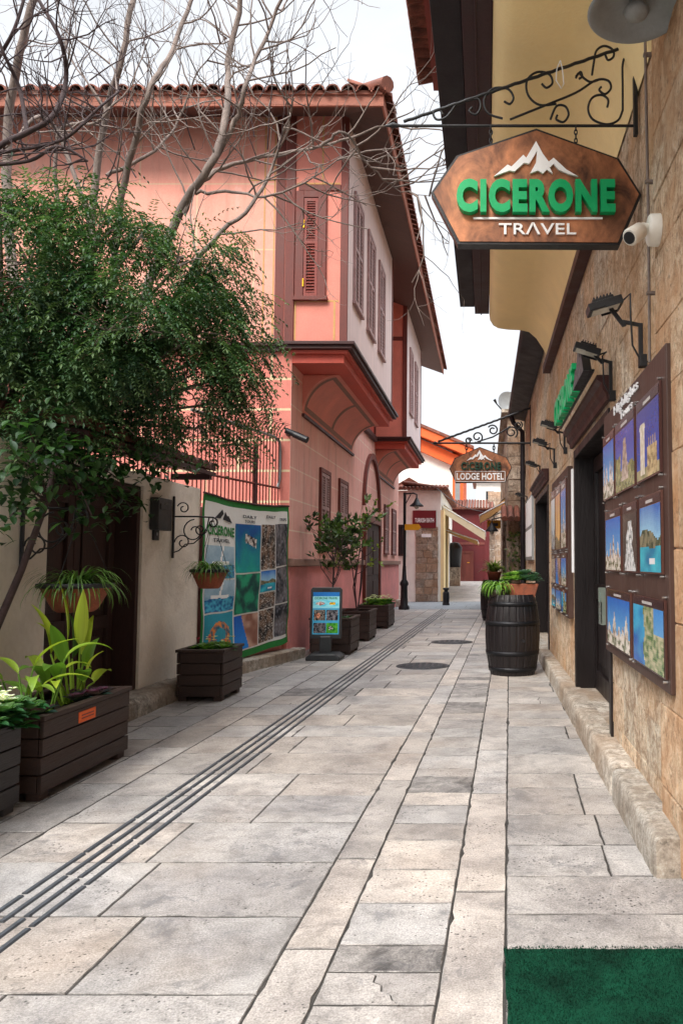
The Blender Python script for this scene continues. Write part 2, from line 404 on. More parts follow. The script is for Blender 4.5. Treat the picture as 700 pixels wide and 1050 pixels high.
# text -> faces placed with a basis
def text_polys(body, offset=0.0, extrude=0.0, res=4):
    cu = bpy.data.curves.new('txt', 'FONT'); cu.body = body; cu.offset = offset; cu.extrude = extrude; cu.resolution_u = res; cu.space_character = 1.0 + offset * 2.6
    o = bpy.data.objects.new('txt', cu); COL.objects.link(o)
    dg = bpy.context.evaluated_depsgraph_get(); dg.update()
    me = bpy.data.meshes.new_from_object(o.evaluated_get(dg))
    v = [Vector(x.co) for x in me.vertices]; f = [tuple(p.vertices) for p in me.polygons]
    bpy.data.objects.remove(o); bpy.data.meshes.remove(me); bpy.data.curves.remove(cu)
    return v, f
def put_text(mb, body, o, ux, uy, un, w, h, depth, offset=0.0, col=(1, 1, 1), m=0, dsp=None):
    """o = lower-left corner; text fills w x h; raised by depth along un"""
    v, f = text_polys(body, offset, .5)
    x0 = min(p.x for p in v); x1 = max(p.x for p in v); y0 = min(p.y for p in v); y1 = max(p.y for p in v)
    o, ux, uy, un = Vector(o), Vector(ux), Vector(uy), Vector(un); i = len(mb.v)
    for p in v:
        q = o + ux * ((p.x - x0) / (x1 - x0) * w) + uy * ((p.y - y0) / (y1 - y0) * h) + un * ((p.z + .5) * depth)
        mb.v.append(tuple(q))
    for g in f:
        mb.f.append(tuple(i + k for k in g)); mb.c.append(col); mb.m.append(m); mb.sm.append(False)

XA, YA, ZA = Vector((1, 0, 0)), Vector((0, 1, 0)), Vector((0, 0, 1))
def spiral(c, r, a0, turns, u, w, n=22, grow=.25):
    """points of a closing scroll, from the rim inwards"""
    return [Vector(c) + (Vector(u) * math.cos(a0 + 2 * PI * turns * t) + Vector(w) * math.sin(a0 + 2 * PI * turns * t)) * r * (1 - (1 - grow) * t)
            for t in [i / n for i in range(n + 1)]]
def tone(lo, hi, warm=.04):
    k = rnd.uniform(lo, hi); w = rnd.uniform(-warm, warm); return (k * (1 + w), k, k * (1 - w))
def stone_block(mb, o, u, v, n, w, h, depth, col, cham=.012, jit=.006):
    """one roughly dressed block: o lower-left front corner, n outward"""
    o, u, v, n = Vector(o), Vector(u), Vector(v), Vector(n)
    def j(): return rnd.uniform(-jit, jit)
    fr = [o + u * (j() + cham * .3) + v * (j() + cham * .3), o + u * (w + j() - cham * .3) + v * (j() + cham * .3), o + u * (w + j() - cham * .3) + v * (h + j() - cham * .3), o + u * (j() + cham * .3) + v * (h + j() - cham * .3)]
    cen = (fr[0] + fr[1] + fr[2] + fr[3]) / 4
    ins = []
    for p in fr:
        d = cen - p; ins.append(p + u * (cham if d.dot(u) > 0 else -cham) + v * (cham if d.dot(v) > 0 else -cham) + n * (cham * .7 + rnd.uniform(0, jit * .8)))
    bk = [p - n * depth for p in fr]
    mb.face(ins, col)
    for i in range(4):
        k = (i + 1) % 4
        mb.face([fr[i], fr[k], ins[k], ins[i]], col); mb.face([bk[i], bk[k], fr[k], fr[i]], col)
# ------------------------------------------------------------------ GROUND
SKEW = .03
def uv(u, v, z=0): return Vector((u + SKEW * v, v, z))
mb = MB(); mb.grid([[(x, y, -.003) for y in (-60, 0, 30, 400)] for x in (-200, -5, 5, 200)])
tag(mb.build('ground', 'joint'), kind='structure')

def jag(a, b, n, amp):
    a, b = Vector(a), Vector(b); d = b - a; nn = Vector((-d.y, d.x)).normalized(); out = []
    for i in range(n):
        t = i / n
        out.append(a + d * t + nn * ((rnd.uniform(-amp, amp) + (rnd.uniform(.004, .011) if rnd.random() < .06 else 0)) if i else rnd.uniform(-amp, amp) * .6))
    return out
def slab_poly(mb, poly, z, col, ch=.004):
    c = sum(poly, Vector((0, 0))) / len(poly); k = len(poly)
    tilt = (rnd.uniform(-.0008, .0008), rnd.uniform(-.0008, .0008))
    top = []
    for p in poly:
        d = c - p; L = d.length
        q = p + d * min(.3, ch / max(L, .01))
        top.append(uv(q.x, q.y, z + tilt[0] * d.x + tilt[1] * d.y))
    mid = [uv(p.x, p.y, z - ch * .7) for p in poly]; bot = [uv(p.x, p.y, z - .05) for p in poly]
    mb.face(top, col)
    for i in range(k):
        j = (i + 1) % k
        mb.face([mid[i], mid[j], top[j], top[i]], mulc(col, .35)); mb.face([bot[i], bot[j], mid[j], mid[i]], mulc(col, .2))
def slab(mb, u0, u1, v0, v1, col, gap=.0043, crack=False, z=0.0):
    u0 += gap; u1 -= gap; v0 += gap; v1 -= gap
    nu = max(2, int((u1 - u0) / .09)); nv = max(2, int((v1 - v0) / .06)); am = .0020
    z += rnd.uniform(0, .002)
    A, B, C, D = Vector((u0, v0)), Vector((u1, v0)), Vector((u1, v1)), Vector((u0, v1))
    if not crack:
        slab_poly(mb, jag(A, B, nu, am) + jag(B, C, nv, am) + jag(C, D, nu, am) + jag(D, A, nv, am), z, col); return
    ta, tc = rnd.uniform(.25, .75), rnd.uniform(.25, .75)
    p, q = A.lerp(B, ta), D.lerp(C, tc)
    line = jag(p, q, 7, .02) + [q]; g = Vector((.002, 0))
    slab_poly(mb, jag(A, p, 3, am) + [x - g for x in line] + jag(q, D, 3, am) + jag(D, A, nv, am), z, col, .003)
    slab_poly(mb, [x + g for x in line][::-1] + jag(p, B, 3, am) + jag(B, C, nv, am) + jag(C, q, 3, am), z - .0004, mulc(col, .96), .003)

def strip(mb, u0, u1, v0, v1, lmin, lmax, lo=.82, hi=1.1, split=None, dark=0.0, gap=.0043, wsplit=(.55, 1.1)):
    v = v0
    while v < v1 - .02:
        L = rnd.uniform(lmin, lmax)
        if v1 - (v + L) < lmin * .6: L = v1 - v
        if split:
            us = [u0]
            while u1 - us[-1] > wsplit[1]: us.append(us[-1] + rnd.uniform(*wsplit))
            if u1 - us[-1] < .25 and len(us) > 1: us.pop()
            us.append(u1)
        else: us = [u0, u1]
        for a, b in zip(us, us[1:]):
            t = tone(lo, hi)
            if rnd.random() < dark: t = mulc((.98, 1, 1.02), rnd.uniform(.30, .48))
            slab(mb, a, b, v, v + L, t, gap, rnd.random() < .04 and v < 9)
        v += L
mb = MB()
VE = 23.6
strip(mb, -.018, .80, -3, VE, .30, .55, .86, 1.12, True, .02, .0043, (.42, .7))
strip(mb, .80, 1.0, -3, 3.5, .4, .6, .8, 1.0)
strip(mb, -.235, -.018, -3, VE, .75, 1.5, .98, 1.18)
strip(mb, -.63, -.235, -3, VE, .17, .40, .84, 1.12, None, .24)
strip(mb, -.82, -.63, -3, VE, .7, 1.4, .9, 1.12)
strip(mb, -2.42, -.82, -3, VE, .40, .58, .78, 1.06, True, .07, .0048, (.6, 1.05))
strip(mb, -2.74, -2.42, -3, VE, .4, .9, .72, .98)
strip(mb, -3.60, -2.74, -3, VE, .35, .6, .66, .92, True, .04, .0048, (.35, .6))
tag(mb.build('pavement', 'paving'), kind='structure')

# tactile guiding bars set into the paving
mb = MB()
for k, u in enumerate((-2.05, -1.98, -1.91, -1.84)):
    v = -1.0 + .05 * k
    while v < 23.4:
        L = rnd.uniform(.36, .50)
        ok = True
        if ok:
            a, b = u - .0145, u + .0145
            P = [[uv(a, v, .0), uv(a + .006, v, .009), uv(b - .006, v, .009), uv(b, v, .0)], [uv(a, v + L, .0), uv(a + .006, v + L, .009), uv(b - .006, v + L, .009), uv(b, v + L, .0)]]
            mb.grid(P, sm=False)
            for r in P: mb.face(r)
        v += L + .022
tag(mb.build('road_guide_strip', 'tactile'), kind='structure')

# crossing band and the street beyond
mb = MB()
strip(mb, -3.9, .2, VE, 28.3, .5, .9, .9, 1.1, True, 0, .004, (.6, 1.2))
tag(mb.build('road_crossing', 'bandstone'), kind='structure')
mb = MB()
ys = [28.3, 30, 33, 36, 38.5, 60, 130]; zs = [0.003, .06, .22, .40, .48, .60, .8]
mb.grid([[(x, y, z) for y, z in zip(ys, zs)] for x in (-9, -3, 0, 3, 9)], (1, 1, 1), sm=False)
tag(mb.build('road', 'paving'), kind='structure')

# manhole covers
def manhole(X, Y, r, label):
    t = thing('manhole_cover', label, 'manhole cover', (X, Y, 0), 'round manhole covers')
    def rim(mb): mb.lathe([(r, -.01), (r, .006), (r - .03, .006), (r - .032, .002)], (X, Y, 0), 36)
    def lid(mb):
        mb.lathe([(r - .034, .001), (r - .036, .007), (0.002, .008)], (X, Y, 0), 36)
        n = 7; s = (r - .06) * 2 / n
        for i in range(n):
            for j in range(n):
                x = (i - (n - 1) / 2) * s; y = (j - (n - 1) / 2) * s
                if math.hypot(x, y) < r - .08: mb.box(X + x - s * .3, X + x + s * .3, Y + y - s * .3, Y + y + s * .3, .006, .011)
    part('rim', 'castiron', t, rim); part('lid', 'castiron', t, lid)
p = at(433, 683, Z=0); manhole(p.x, p.y, .36, 'round iron manhole cover in the paving, nearer of the two')
p = at(463, 658.5, Z=0); manhole(p.x, p.y, .37, 'round iron manhole cover in the paving, farther one towards the crossing')

# carpet
p = at(517, 978, Z=0)
mb = MB(); P = []
nx, ny = 60, 60; cx0, cx1, cy0, cy1 = p.x, 1.0, -.4, p.y + .024
for i in range(nx + 1):
    row = []
    for j in range(ny + 1):
        x = lerp(cx0, cx1, i / nx); y = lerp(cy0, cy1, j / ny)
        if i == 0: x += rnd.uniform(-.004, .004)
        if j == ny: y += rnd.uniform(-.005, .005)
        e = min(1, min(i, nx - i, j, ny - j) / 1.0)
        row.append((x + .0, y, .006 + .010 * e + .0015 * nz(x * 9, y * 9)))
    P.append(row)
mb.grid(P)
for i in range(nx): mb.face([(P[i][ny][0], P[i][ny][1], -.002), (P[i + 1][ny][0], P[i + 1][ny][1], -.002), P[i + 1][ny], P[i][ny]])
for j in range(ny): mb.face([(P[0][j][0], P[0][j][1], -.002), (P[0][j + 1][0], P[0][j + 1][1], -.002), P[0][j + 1], P[0][j]])
for i in range(26000):
    x = lerp(cx0 - .002, 1.0, rnd.random()); y = lerp(1.9, cy1 - .004, rnd.random() ** .8); a = rnd.uniform(0, 6.28); h = rnd.uniform(.004, .009); wv = .0016
    q = Vector((x, y, .015)); d = Vector((math.cos(a), math.sin(a), 0)); s_ = Vector((-d.y, d.x, 0)) * wv
    k_ = rnd.uniform(.35, .95); mb.face([q - s_, q + s_, q + d * h * .7 + ZA * h], (k_, k_, k_))
for k in range(6):
    x = lerp(cx0, cx1, rnd.random() ** 1.4); q = Vector((x, cy1, .012)); mb.tube([q, q + Vector((rnd.uniform(-.02, .02), rnd.uniform(.003, .014), -.006))], .0012, 4)
tag(mb.build('carpet', 'carpet'), 'green artificial grass carpet laid on the paving in front of the stone wall', 'carpet')

# kerb / step along the stone wall
WX = .90
mb = MB()
for (x0, x1, y0, y1, h) in ((.745, WX + .02, 3.56, 4.75, .185), (.75, WX + .02, 4.76, 5.56, .19), (.748, WX + .02, 5.57, 6.7, .185), (.75, WX + .02, 6.71, 7.86, .185), (.75, WX + .02, 7.87, 9.4, .18), (.75, WX + .02, 9.41, 11.2, .175), (.75, WX + .02, 11.21, 14.3, .17), (.75, WX + .02, 14.31, 17.5, .17)):
    n = 14; prof = [(x0, -.04), (x0 - .002, .05), (x0 + .0, h - .06), (x0 + .003, h - .018), (x0 + .014, h - .004), (x0 + .035, h), (x0 + .09, h), (x1, h)]
    P = []; ny = max(8, int((y1 - y0) / .05)); c = tone(.85, 1.08, .05)
    for i in range(ny + 1):
        y = lerp(y0, y1, i / ny); e = 1 if 0 < i < ny else 0
        P.append([(a + .006 * nz(y * 9, b * 9, 3) * (1 if a < x1 else 0) + (0 if e else (.012 if a < x1 else 0)), y, b + (.005 * nz(y * 8, a * 9, 8) if b > .1 else 0) - (0 if e else (.012 if b > .1 else 0))) for a, b in prof])
    mb.grid(P, c, sm=True)
    mb.face([P[0][k] for k in range(len(prof))] + [(x1, y0, -.04)], c); mb.face([P[-1][k] for k in range(len(prof))] + [(x1, y1, -.04)], c)
tag(mb.build('kerb', 'kerbstone'), kind='structure')

# ------------------------------------------------------------------ STONE HOUSE (right)
D1, D2 = (5.58, 7.83), (11.1, 14.0)
WEND = 17.6
sh = thing('stone_house', 'long ochre stone house with coved cream eaves and dark doors along the street', 'house', (WX + 2, 6, 0))
def wall(mb):
    courses = [i * .28 for i in range(10)]; z = courses[-1]
    while z < 7.6: z += rnd.uniform(.26, .40); courses.append(z)
    for z0, z1 in zip(courses, courses[1:]):
        segs = [(3.94, WEND)]
        if (z0 + z1) / 2 < 2.52: segs = [(3.94, D1[0]), (D1[1], D2[0]), (D2[1], WEND)]
        for a, b in segs:
            y = a
            while y < b - .01:
                L = rnd.uniform(.35, .85)
                if b - (y + L) < .3: L = b - y
                stone_block(mb, (WX, y + L, z0), -YA, ZA, -XA, L, z1 - z0, .30, tone(.9, 1.08, .05), .0035, .005)
                y += L
    mb.box(WX + .28, WX + .4, D1[0] - .5, D1[1] + .5, 0, 3, (.5, .4, .35))
part('wall', 'rwall', sh, wall)
def quoin(mb):
    z = 0
    while z < 7.6:
        h = rnd.uniform(.30, .52); y = -2.5
        while y < 3.92:
            L = rnd.uniform(.55, 1.1)
            if 3.92 - (y + L) < .4: L = 3.92 - y
            stone_block(mb, (WX - .03, y + L, z), -YA, ZA, -XA, L, h, .4, tone(.88, 1.1, .06), .005, .008)
            y += L
        z += h
part('corner_pier', 'quoin', sh, quoin)
def core(mb):
    mb.box(WX - .026, WX + .10, -2.45, 3.90, 0, 7.5); mb.box(WX + .004, WX + .25, 3.96, D1[0] - .02, 0, 7.5); mb.box(WX + .004, WX + .25, D1[0] - .02, D1[1] + .02, 2.53, 7.5)
    mb.box(WX + .004, WX + .25, D1[1] + .02, D2[0] - .02, 0, 7.5); mb.box(WX + .004, WX + .25, D2[0] - .02, D2[1] + .02, 2.53, 7.5); mb.box(WX + .004, WX + .25, D2[1] + .02, WEND - .03, 0, 7.5)
part('mortar_joints', 'mortar', sh, core)
def body(mb):
    mb.box(WX + .45, 8, -2.4, WEND - .05, 0, 7.4)
part('inner_mass', 'mortar', sh, body)
def door_set(D, nleaf, lab):
    y0, y1 = D; w = (y1 - y0)
    d = part('door', 'blackwood', sh, lambda mb: mb.box(WX + .20, WX + .26, y0 + .09, y1 - .09, .17, 2.44), .004, lab)
    for k in range(nleaf):
        a = y0 + .10 + (w - .2) * k / nleaf; b = y0 + .10 + (w - .2) * (k + 1) / nleaf
        def leaf(mb):
            mb.box(WX + .165, WX + .20, a + .01, a + .10, .18, 2.43); mb.box(WX + .165, WX + .20, b - .10, b - .01, .18, 2.43)
            for z0, z1 in ((.18, .36), (1.05, 1.2), (2.28, 2.43)): mb.box(WX + .167, WX + .20, a + .10, b - .10, z0, z1)
            mb.box(WX + .18, WX + .20, a + .16, b - .16, .44, .97)
        part('leaf_panel', 'blackwood', d, leaf, .004)
    def frame(mb):
        mb.box(WX - .02, WX + .27, y0 + .003, y0 + .088, .175, 2.52); mb.box(WX - .02, WX + .27, y1 - .088, y1 - .003, .175, 2.52); mb.box(WX - .02, WX + .27, y0 + .09, y1 - .09, 2.44, 2.518)
    part('frame', 'blackwood', d, frame, .005)
    def corn(mb):
        mb.prism([(0, 2.56), (-.03, 2.56), (-.035, 2.60), (-.06, 2.63), (-.065, 2.68), (-.10, 2.70), (-.10, 2.735), (0, 2.735)], (WX - .012, y0 - .10, 0), XA, ZA, YA, w + .20)
    part('cornice', 'darktrim', d, corn)
door_set(D1, 2, 'tall near black double door below the green letters')
door_set(D2, 2, 'narrow looking dark door behind the barrels')
part('door_sill', 'kerbstone', sh, lambda mb: mb.box(WX + .022, WX + .6, D1[0] + .01, D1[1] - .01, .02, .172))
part('door_sill', 'kerbstone', sh, lambda mb: mb.box(WX + .022, WX + .6, D2[0] + .01, D2[1] - .01, .02, .165))

# coved eaves overhead, up to Y = 10.7
YE = 10.7
cove = [(x, z + .06) for x, z in [(.045, 5.02), (.045, 4.80), (.055, 4.72), (.10, 4.645), (.17, 4.605), (.30, 4.585), (.50, 4.575), (.60, 4.55), (.70, 4.46), (.79, 4.32), (.85, 4.20), (.885, 4.08)]]
def cv(mb):
    outer = cove + [(.885, 5.08)]
    P = [[(x, y, z) for x, z in cove] for y in (-2.4, 0, 2, 3.35, 5, 7, 9, YE)]
    mb.grid(P, sm=True)
    mb.face([(x, YE, z) for x, z in outer]); mb.face([(x, -2.4, z) for x, z in outer])
part('coved_eave', 'stucco', sh, cv)
part('eave_trim', 'darktrim', sh, lambda mb: mb.box(.79, .893, 5.3, YE + .02, 4.03, 4.128))
part('eave_board', 'eavedark', sh, lambda mb: mb.box(-.36, -.16, -2.4, YE - .05, 4.95, 5.11), .006)
part('eave_board', 'eavebrown', sh, lambda mb: (mb.box(-.157, .042, -2.4, YE + .1, 4.90, 5.10), mb.box(-.075, -.06, -2.4, YE + .1, 4.885, 4.90)), .005)
part('roof_slab', 'eavebrown', sh, lambda mb: mb.box(-.36, 1.2, -2.4, YE - .06, 5.115, 5.25))
def upper(mb):
    mb.box(-.70, 1.5, -2.4, 10.05, 7.70, 7.85)
part('upper_soffit', 'soffitred', sh, upper)
def uptile(mb):
    y = -2.3
    while y < 10.1:
        mb.tube([(-.92, y, 7.87), (.4, y, 8.15)], .085, 8, tone(.75, 1.1)); y += .19
    mb.box(-.86, 1.5, -2.4, 10.1, 7.855, 7.89)
part('roof_tiles', 'tile', sh, uptile)
# farther, lower eave
def eave2(mb):
    mb.prism([(0, 0), (-.34, .10), (-.34, .26), (0, .20)], (WX - .02, YE + .15, 4.62), XA, ZA, YA, WEND - YE - .1)
part('far_eave', 'eavedark', sh, eave2)
def gut(mb):
    mb.tube([(.55, YE + .12, 4.78), (.55, WEND + .1, 4.78)], .055, 10)
part('gutter', 'eavebrown', sh, gut)
def dp(mb):
    p0 = at(538.5, 420, Y=17.3)
    mb.tube([(.55, 17.45, 4.74), (.62, 17.45, 4.55), (.82, 17.45, 4.35), (.82, 17.45, .1)], .055, 10)
    for z in (1, 2.2, 3.4): mb.tube([(.82, 17.45, z), (.82, 17.45, z + .05)], .066, 10)
part('downpipe', 'eavedark', sh, dp)
def cable(mb):
    y = 4.0; x = WX - .05
    mb.tube([(x, y, 7), (x, y, 4.0), (x + .005, y + .005, 3.2), (x, y, 2.44)], .008, 8)
    for z in (4.9, 4.1, 3.4, 2.8): mb.box(x - .011, WX, y - .012, y + .012, z, z + .015)
part('conduit', 'bark', sh, cable)

# ------------------------------------------------------------------ hanging signs and brackets
def hang_bracket(name, label, Y, px, xw, zb, zt, xt, z_tip, scrolls, r, group):
    """px: metres per photo pixel, xw wall x"""
    t = thing(name, label, 'sign bracket', (xw, Y, zb), group)
    part('wall_bar', 'iron', t, lambda mb: mb.box(xw - .012, xw + .012, Y - .018, Y + .018, zb - .06, zt + .06), .003)
    def bar(mb):
        mb.tube([(xw, Y, zb), (xt, Y, zb)], r, 8)
        mb.tube([(xt, Y, zb), (xt - .04, Y, zb + .004), (xt - .09, Y, zb)], [r, r * 1.9, r * .3], 8)
    part('lower_bar', 'iron', t, bar)
    def dg(mb):
        n = 50; a = Vector((xw, Y, zt)); b = Vector((xt + .02, Y, z_tip)); pts = []
        for i in range(n + 1):
            pts.append(a.lerp(b, i / n) + Vector((0, math.sin(i * 1.9) * r * .22, math.cos(i * 1.9) * r * .22)))
        mb.tube(pts, r * 1.1, 6)
    part('brace_bar', 'iron', t, dg)
    for pts in scrolls:
        mb = MB(); mb.tube(pts, r * .8, 7); mb.build('scroll', 'iron', t)
    return t
def S(cx, cy, r, a0, turns, Y, grow=.33):
    r *= 1.12
    c = at(cx, cy, Y=Y); k = Y / F
    return spiral(c, r * k, a0, turns, XA, ZA, 26, grow)
Y1 = 4.39
w = lambda x, y: at(x, y, Y=Y1)
def smooth(pts, k=5):
    out = []; n = len(pts)
    for i in range(n - 1):
        p0, p1, p2, p3 = pts[max(i - 1, 0)], pts[i], pts[i + 1], pts[min(i + 2, n - 1)]
        for q in range(k):
            t = q / k; out.append(.5 * ((2 * p1) + (p2 - p0) * t + (2 * p0 - 5 * p1 + 4 * p2 - p3) * t * t + (3 * p1 - p0 - 3 * p2 + p3) * t ** 3))
    return out + [pts[-1]]
def C2(*xy): return smooth([w(350 + x / 2, y / 2) for x, y in xy])
def C4(*xy): return smooth([w(590 + x * .157, y * .157) for x, y in xy])
sc1 = [C2((330, 243), (300, 232), (292, 205), (310, 182), (340, 182), (352, 200), (345, 213), (333, 208)),
       C2((440, 213), (405, 215), (382, 195), (380, 165), (400, 148), (425, 152), (432, 170), (420, 180), (410, 172)),
       C2((235, 213), (215, 240), (195, 245), (188, 232), (200, 225), (208, 235)), C2((258, 207), (280, 203), (285, 220), (275, 235), (262, 228), (268, 220)),
       C2((428, 245), (440, 218), (458, 218), (465, 235), (455, 250), (440, 245), (442, 236)),
       C2((345, 245), (420, 215), (480, 190), (520, 165), (545, 165), (552, 180), (540, 193), (528, 185), (532, 178)), C2((480, 160), (486, 150), (496, 160), (510, 168), (528, 163)),
       C4((305, 720), (275, 785), (200, 812), (110, 780), (80, 710), (105, 640), (165, 620), (210, 650), (205, 700)),
       C4((305, 720), (305, 560), (305, 420), (330, 365), (380, 350), (415, 385), (405, 430), (380, 432), (370, 410)),
       C4((105, 490), (118, 400), (135, 330), (185, 300), (240, 325), (245, 370), (210, 392), (192, 360)), C4((0, 500), (30, 470), (40, 500), (20, 515))]
hang_bracket('sign_bracket', 'long black wrought iron bracket with scrolls on the near stone wall, carrying the large sign', Y1, Y1 / F, WX - .03, 3.94, 4.44, -.50, 3.965, sc1, .0085, 'scrolled iron sign brackets')
Y2 = 15.5
w2 = lambda x, y: at(x, y, Y=Y2)
sc2 = [S(489, 448, 5.5, -2, 1.3, Y2), S(505, 441, 5, 2.6, -1.3, Y2), S(524, 443, 6, -1, 1.4, Y2), S(480, 452, 3, 0, 1.3, Y2), [w2(489, 453), w2(505, 448), w2(517, 441), w2(523, 437)], S(531, 436, 4, 1, -1.4, Y2)]
hang_bracket('sign_bracket', 'small scrolled iron bracket far down the wall, carrying the lodge sign', Y2, Y2 / F, WX - .01, 3.79, 4.5, -.98, 3.82, sc2, .02, 'scrolled iron sign brackets')

def hexpoly(pts, Y): return [(at(x, y, Y=Y).x, at(x, y, Y=Y).z) for x, y in pts]
def inset(poly, k):
    cx = sum(p[0] for p in poly) / len(poly); cy = sum(p[1] for p in poly) / len(poly)
    return [(x + (cx - x) * k, y + (cy - y) * k * 1.5) for x, y in poly]
def hanging_sign(name, label, Y, poly, px, cat='sign'):
    P = hexpoly(poly, Y); cx = (min(p[0] for p in P) + max(p[0] for p in P)) / 2
    t = thing(name, label, cat, (cx, Y, min(p[1] for p in P)))
    d = .075
    part('edge_frame', 'blackplastic', t, lambda mb: mb.prism(P, (0, Y - d / 2, 0), XA, ZA, YA, d))
    Q = inset(P, .028)
    part('face_plate', 'copper', t, lambda mb: (mb.prism(Q, (0, Y - d / 2 - .006, 0), XA, ZA, YA, .006), mb.prism(Q, (0, Y + d / 2, 0), XA, ZA, YA, .006)))
    return t, Y - d / 2 - .006
t, yf = hanging_sign('hanging_sign', 'large rust copper sign with green CICERONE letters hanging overhead', Y1, [(549, 135.5), (633, 166), (656, 203), (634, 254), (469, 253), (442, 201), (468, 163)], Y1 / F)
def put(mb, body, x0, y0, x1, y1, Y, depth, off=0.0, col=(1, 1, 1)):
    a = at(x0, y1, Y=Y); b = at(x1, y0, Y=Y)
    put_text(mb, body, a, XA, ZA, -YA, b.x - a.x, b.z - a.z, depth, off, col)
part('green_lettering', 'signgreen', t, lambda mb: put(mb, 'CICERONE', 468, 187, 629, 221, yf, .045, .055))
part('white_lettering', 'signwhite', t, lambda mb: put(mb, 'TRΛVEL', 511, 229, 590, 241, yf, .012, .006))
def rule(mb):
    a = at(485, 225.4, Y=yf); b = at(617, 223.6, Y=yf); mb.box(a.x, b.x, yf - .012, yf, a.z, b.z)
part('white_rule', 'signwhite', t, rule)
def mount(t, yf, ox, oy, s, depth=.015, name='mountain_emblem'):
    A = [(0, 36), (14, 24), (18, 26), (30, 14), (33, 17), (43, 0), (50, 13), (56, 21), (61, 17), (74, 29), (86, 36), (76, 33.5), (66, 29), (61, 23), (57, 27), (60, 33), (54, 29), (50, 33), (45, 30), (37, 33), (43, 22), (44, 10), (36, 23), (31, 22), (21, 31), (16, 30)]
    def f(mb):
        P = [(at(ox + x * s, oy + y * s, Y=yf).x, at(ox + x * s, oy + y * s, Y=yf).z) for x, y in A]
        mb.prism(P, (0, yf - depth, 0), XA, ZA, YA, depth)
    part(name, 'signwhite', t, f)
mount(t, yf, 506, 146, 1.0)
def hooks(t, Y, zb, pxs, ytop, r):
    for x, y in pxs:
        mb = MB(); b = at(x, y, Y=Y); p = Vector((b.x, Y, zb))
        n = max(2, int((zb - b.z) / (.028 * r / .004)) + 1)
        for i in range(n):
            c = p.lerp(Vector((b.x, Y, b.z - .005)), (i + .5) / n); ax = XA if i % 2 else YA
            L = (zb - b.z) / n * .66
            mb.tube([c + ax * math.cos(a) * L * .5 + ZA * math.sin(a) * L for a in [2 * PI * k / 10 for k in range(11)]], r, 5, cap=False)
        mb.build('chain', 'iron', t)
hooks(t, Y1, 3.94, [(503, 150), (590, 150)], 0, .004)

t, yf = hanging_sign('hanging_sign', 'small rust copper LODGE HOTEL sign hanging far down the street', Y2, [(491.5, 458.5), (519, 469), (524.6, 479.5), (518, 494.5), (467, 495.5), (460.5, 481), (466, 470)], Y2 / F)
part('green_lettering', 'signgreendark', t, lambda mb: put(mb, 'CICERONE', 472.5, 474, 513, 482, yf, .05, .035))
part('white_lettering', 'signwhite', t, lambda mb: put(mb, 'LODGE HOTEL', 468, 485, 516, 492, yf, .02, .025))
def fr(mb):
    for (x0, y0, x1, y1) in ((466.5, 483.6, 517.6, 483.1), (466.5, 494.0, 517.6, 493.5), (466.5, 494, 467.0, 483.1), (517.1, 494, 517.6, 483.1)):
        a = at(x0, max(y0, y1), Y=yf); b = at(x1, min(y0, y1), Y=yf); mb.box(a.x, b.x, yf - .015, yf, a.z, b.z)
part('white_rule', 'signwhite', t, fr)
mount(t, yf, 478, 461.5, .31, .02)
hooks(t, Y2, 3.79, [(478, 464), (506, 464)], 0, .012)

# white string tied to the bracket
mb = MB(); p = at(574, 62, Y=Y1 - .03)
mb.tube([p, p + Vector((-.02, 0, -.05)), p + Vector((-.025, .0, -.12)), p + Vector((.005, 0, -.17)), p + Vector((.02, 0, -.14)), p + Vector((.012, 0, -.05)), p], .0035, 6)
tag(mb.build('string', 'signwhite'), 'loop of white string tied to the large sign bracket', 'string')

# grey dome lamp overhead
c = at(652, 12, Y=3.45)
t = thing('dome_lamp', 'grey round dome lamp fixed high on the near stone wall', 'lamp', c)
R = .225
part('shade', 'greyenamel', t, lambda mb: mb.lathe([(.05, .16), (.12, .13), (R - .03, .05), (R, 0), (R - .012, -.008), (R - .03, .004), (R - .05, .012), (R - .055, .02), (.14, .03), (.13, .04), (.09, .05), (.001, .055)], c, 48))
part('bulb', 'greyenamel', t, lambda mb: mb.lathe([(.03, .05), (.04, .03), (.06, .0), (.05, -.02), (.03, -.03), (.001, -.034)], c, 20))
part('arm', 'greyenamel', t, lambda mb: mb.tube([c + Vector((0, 0, .14)), c + Vector((0, 0, .28)), c + Vector((.06, 0, .34)), (WX + .0, c.y, c.z + .34)], .022, 10))

# white security camera
c = at(672, 236, X=WX - .05)
t = thing('security_camera', 'white security camera on a round base on the near stone wall', 'camera', (WX, c.y, c.z))
MX = Matrix.Rotation(-PI / 2, 4, 'Y')
part('base', 'whiteplastic', t, lambda mb: mb.lathe([(.001, .062), (.068, .060), (.078, .052), (.08, .0)], (WX - .03, c.y, c.z), 32, M4=MX))
h0 = Vector((WX - .10, c.y - .02, c.z + .01)); h1 = at(646, 243, Y=c.y - .1)
part('joint', 'whiteplastic', t, lambda mb: mb.tube([(WX - .06, c.y, c.z), (WX - .12, c.y - .01, c.z + .01), Vector(h1).lerp(h0, .45)], [.03, .024, .03], 12))
ax = (Vector(h1) - h0).normalized()
part('head', 'whiteplastic', t, lambda mb: mb.tube([h0 + ax * .06, h0 + ax * .065, Vector(h1), Vector(h1) + ax * .01], [.03, .042, .044, .038], 16))
part('lens', 'blackplastic', t, lambda mb: mb.tube([Vector(h1) + ax * .008, Vector(h1) + ax * .016], .03, 16))

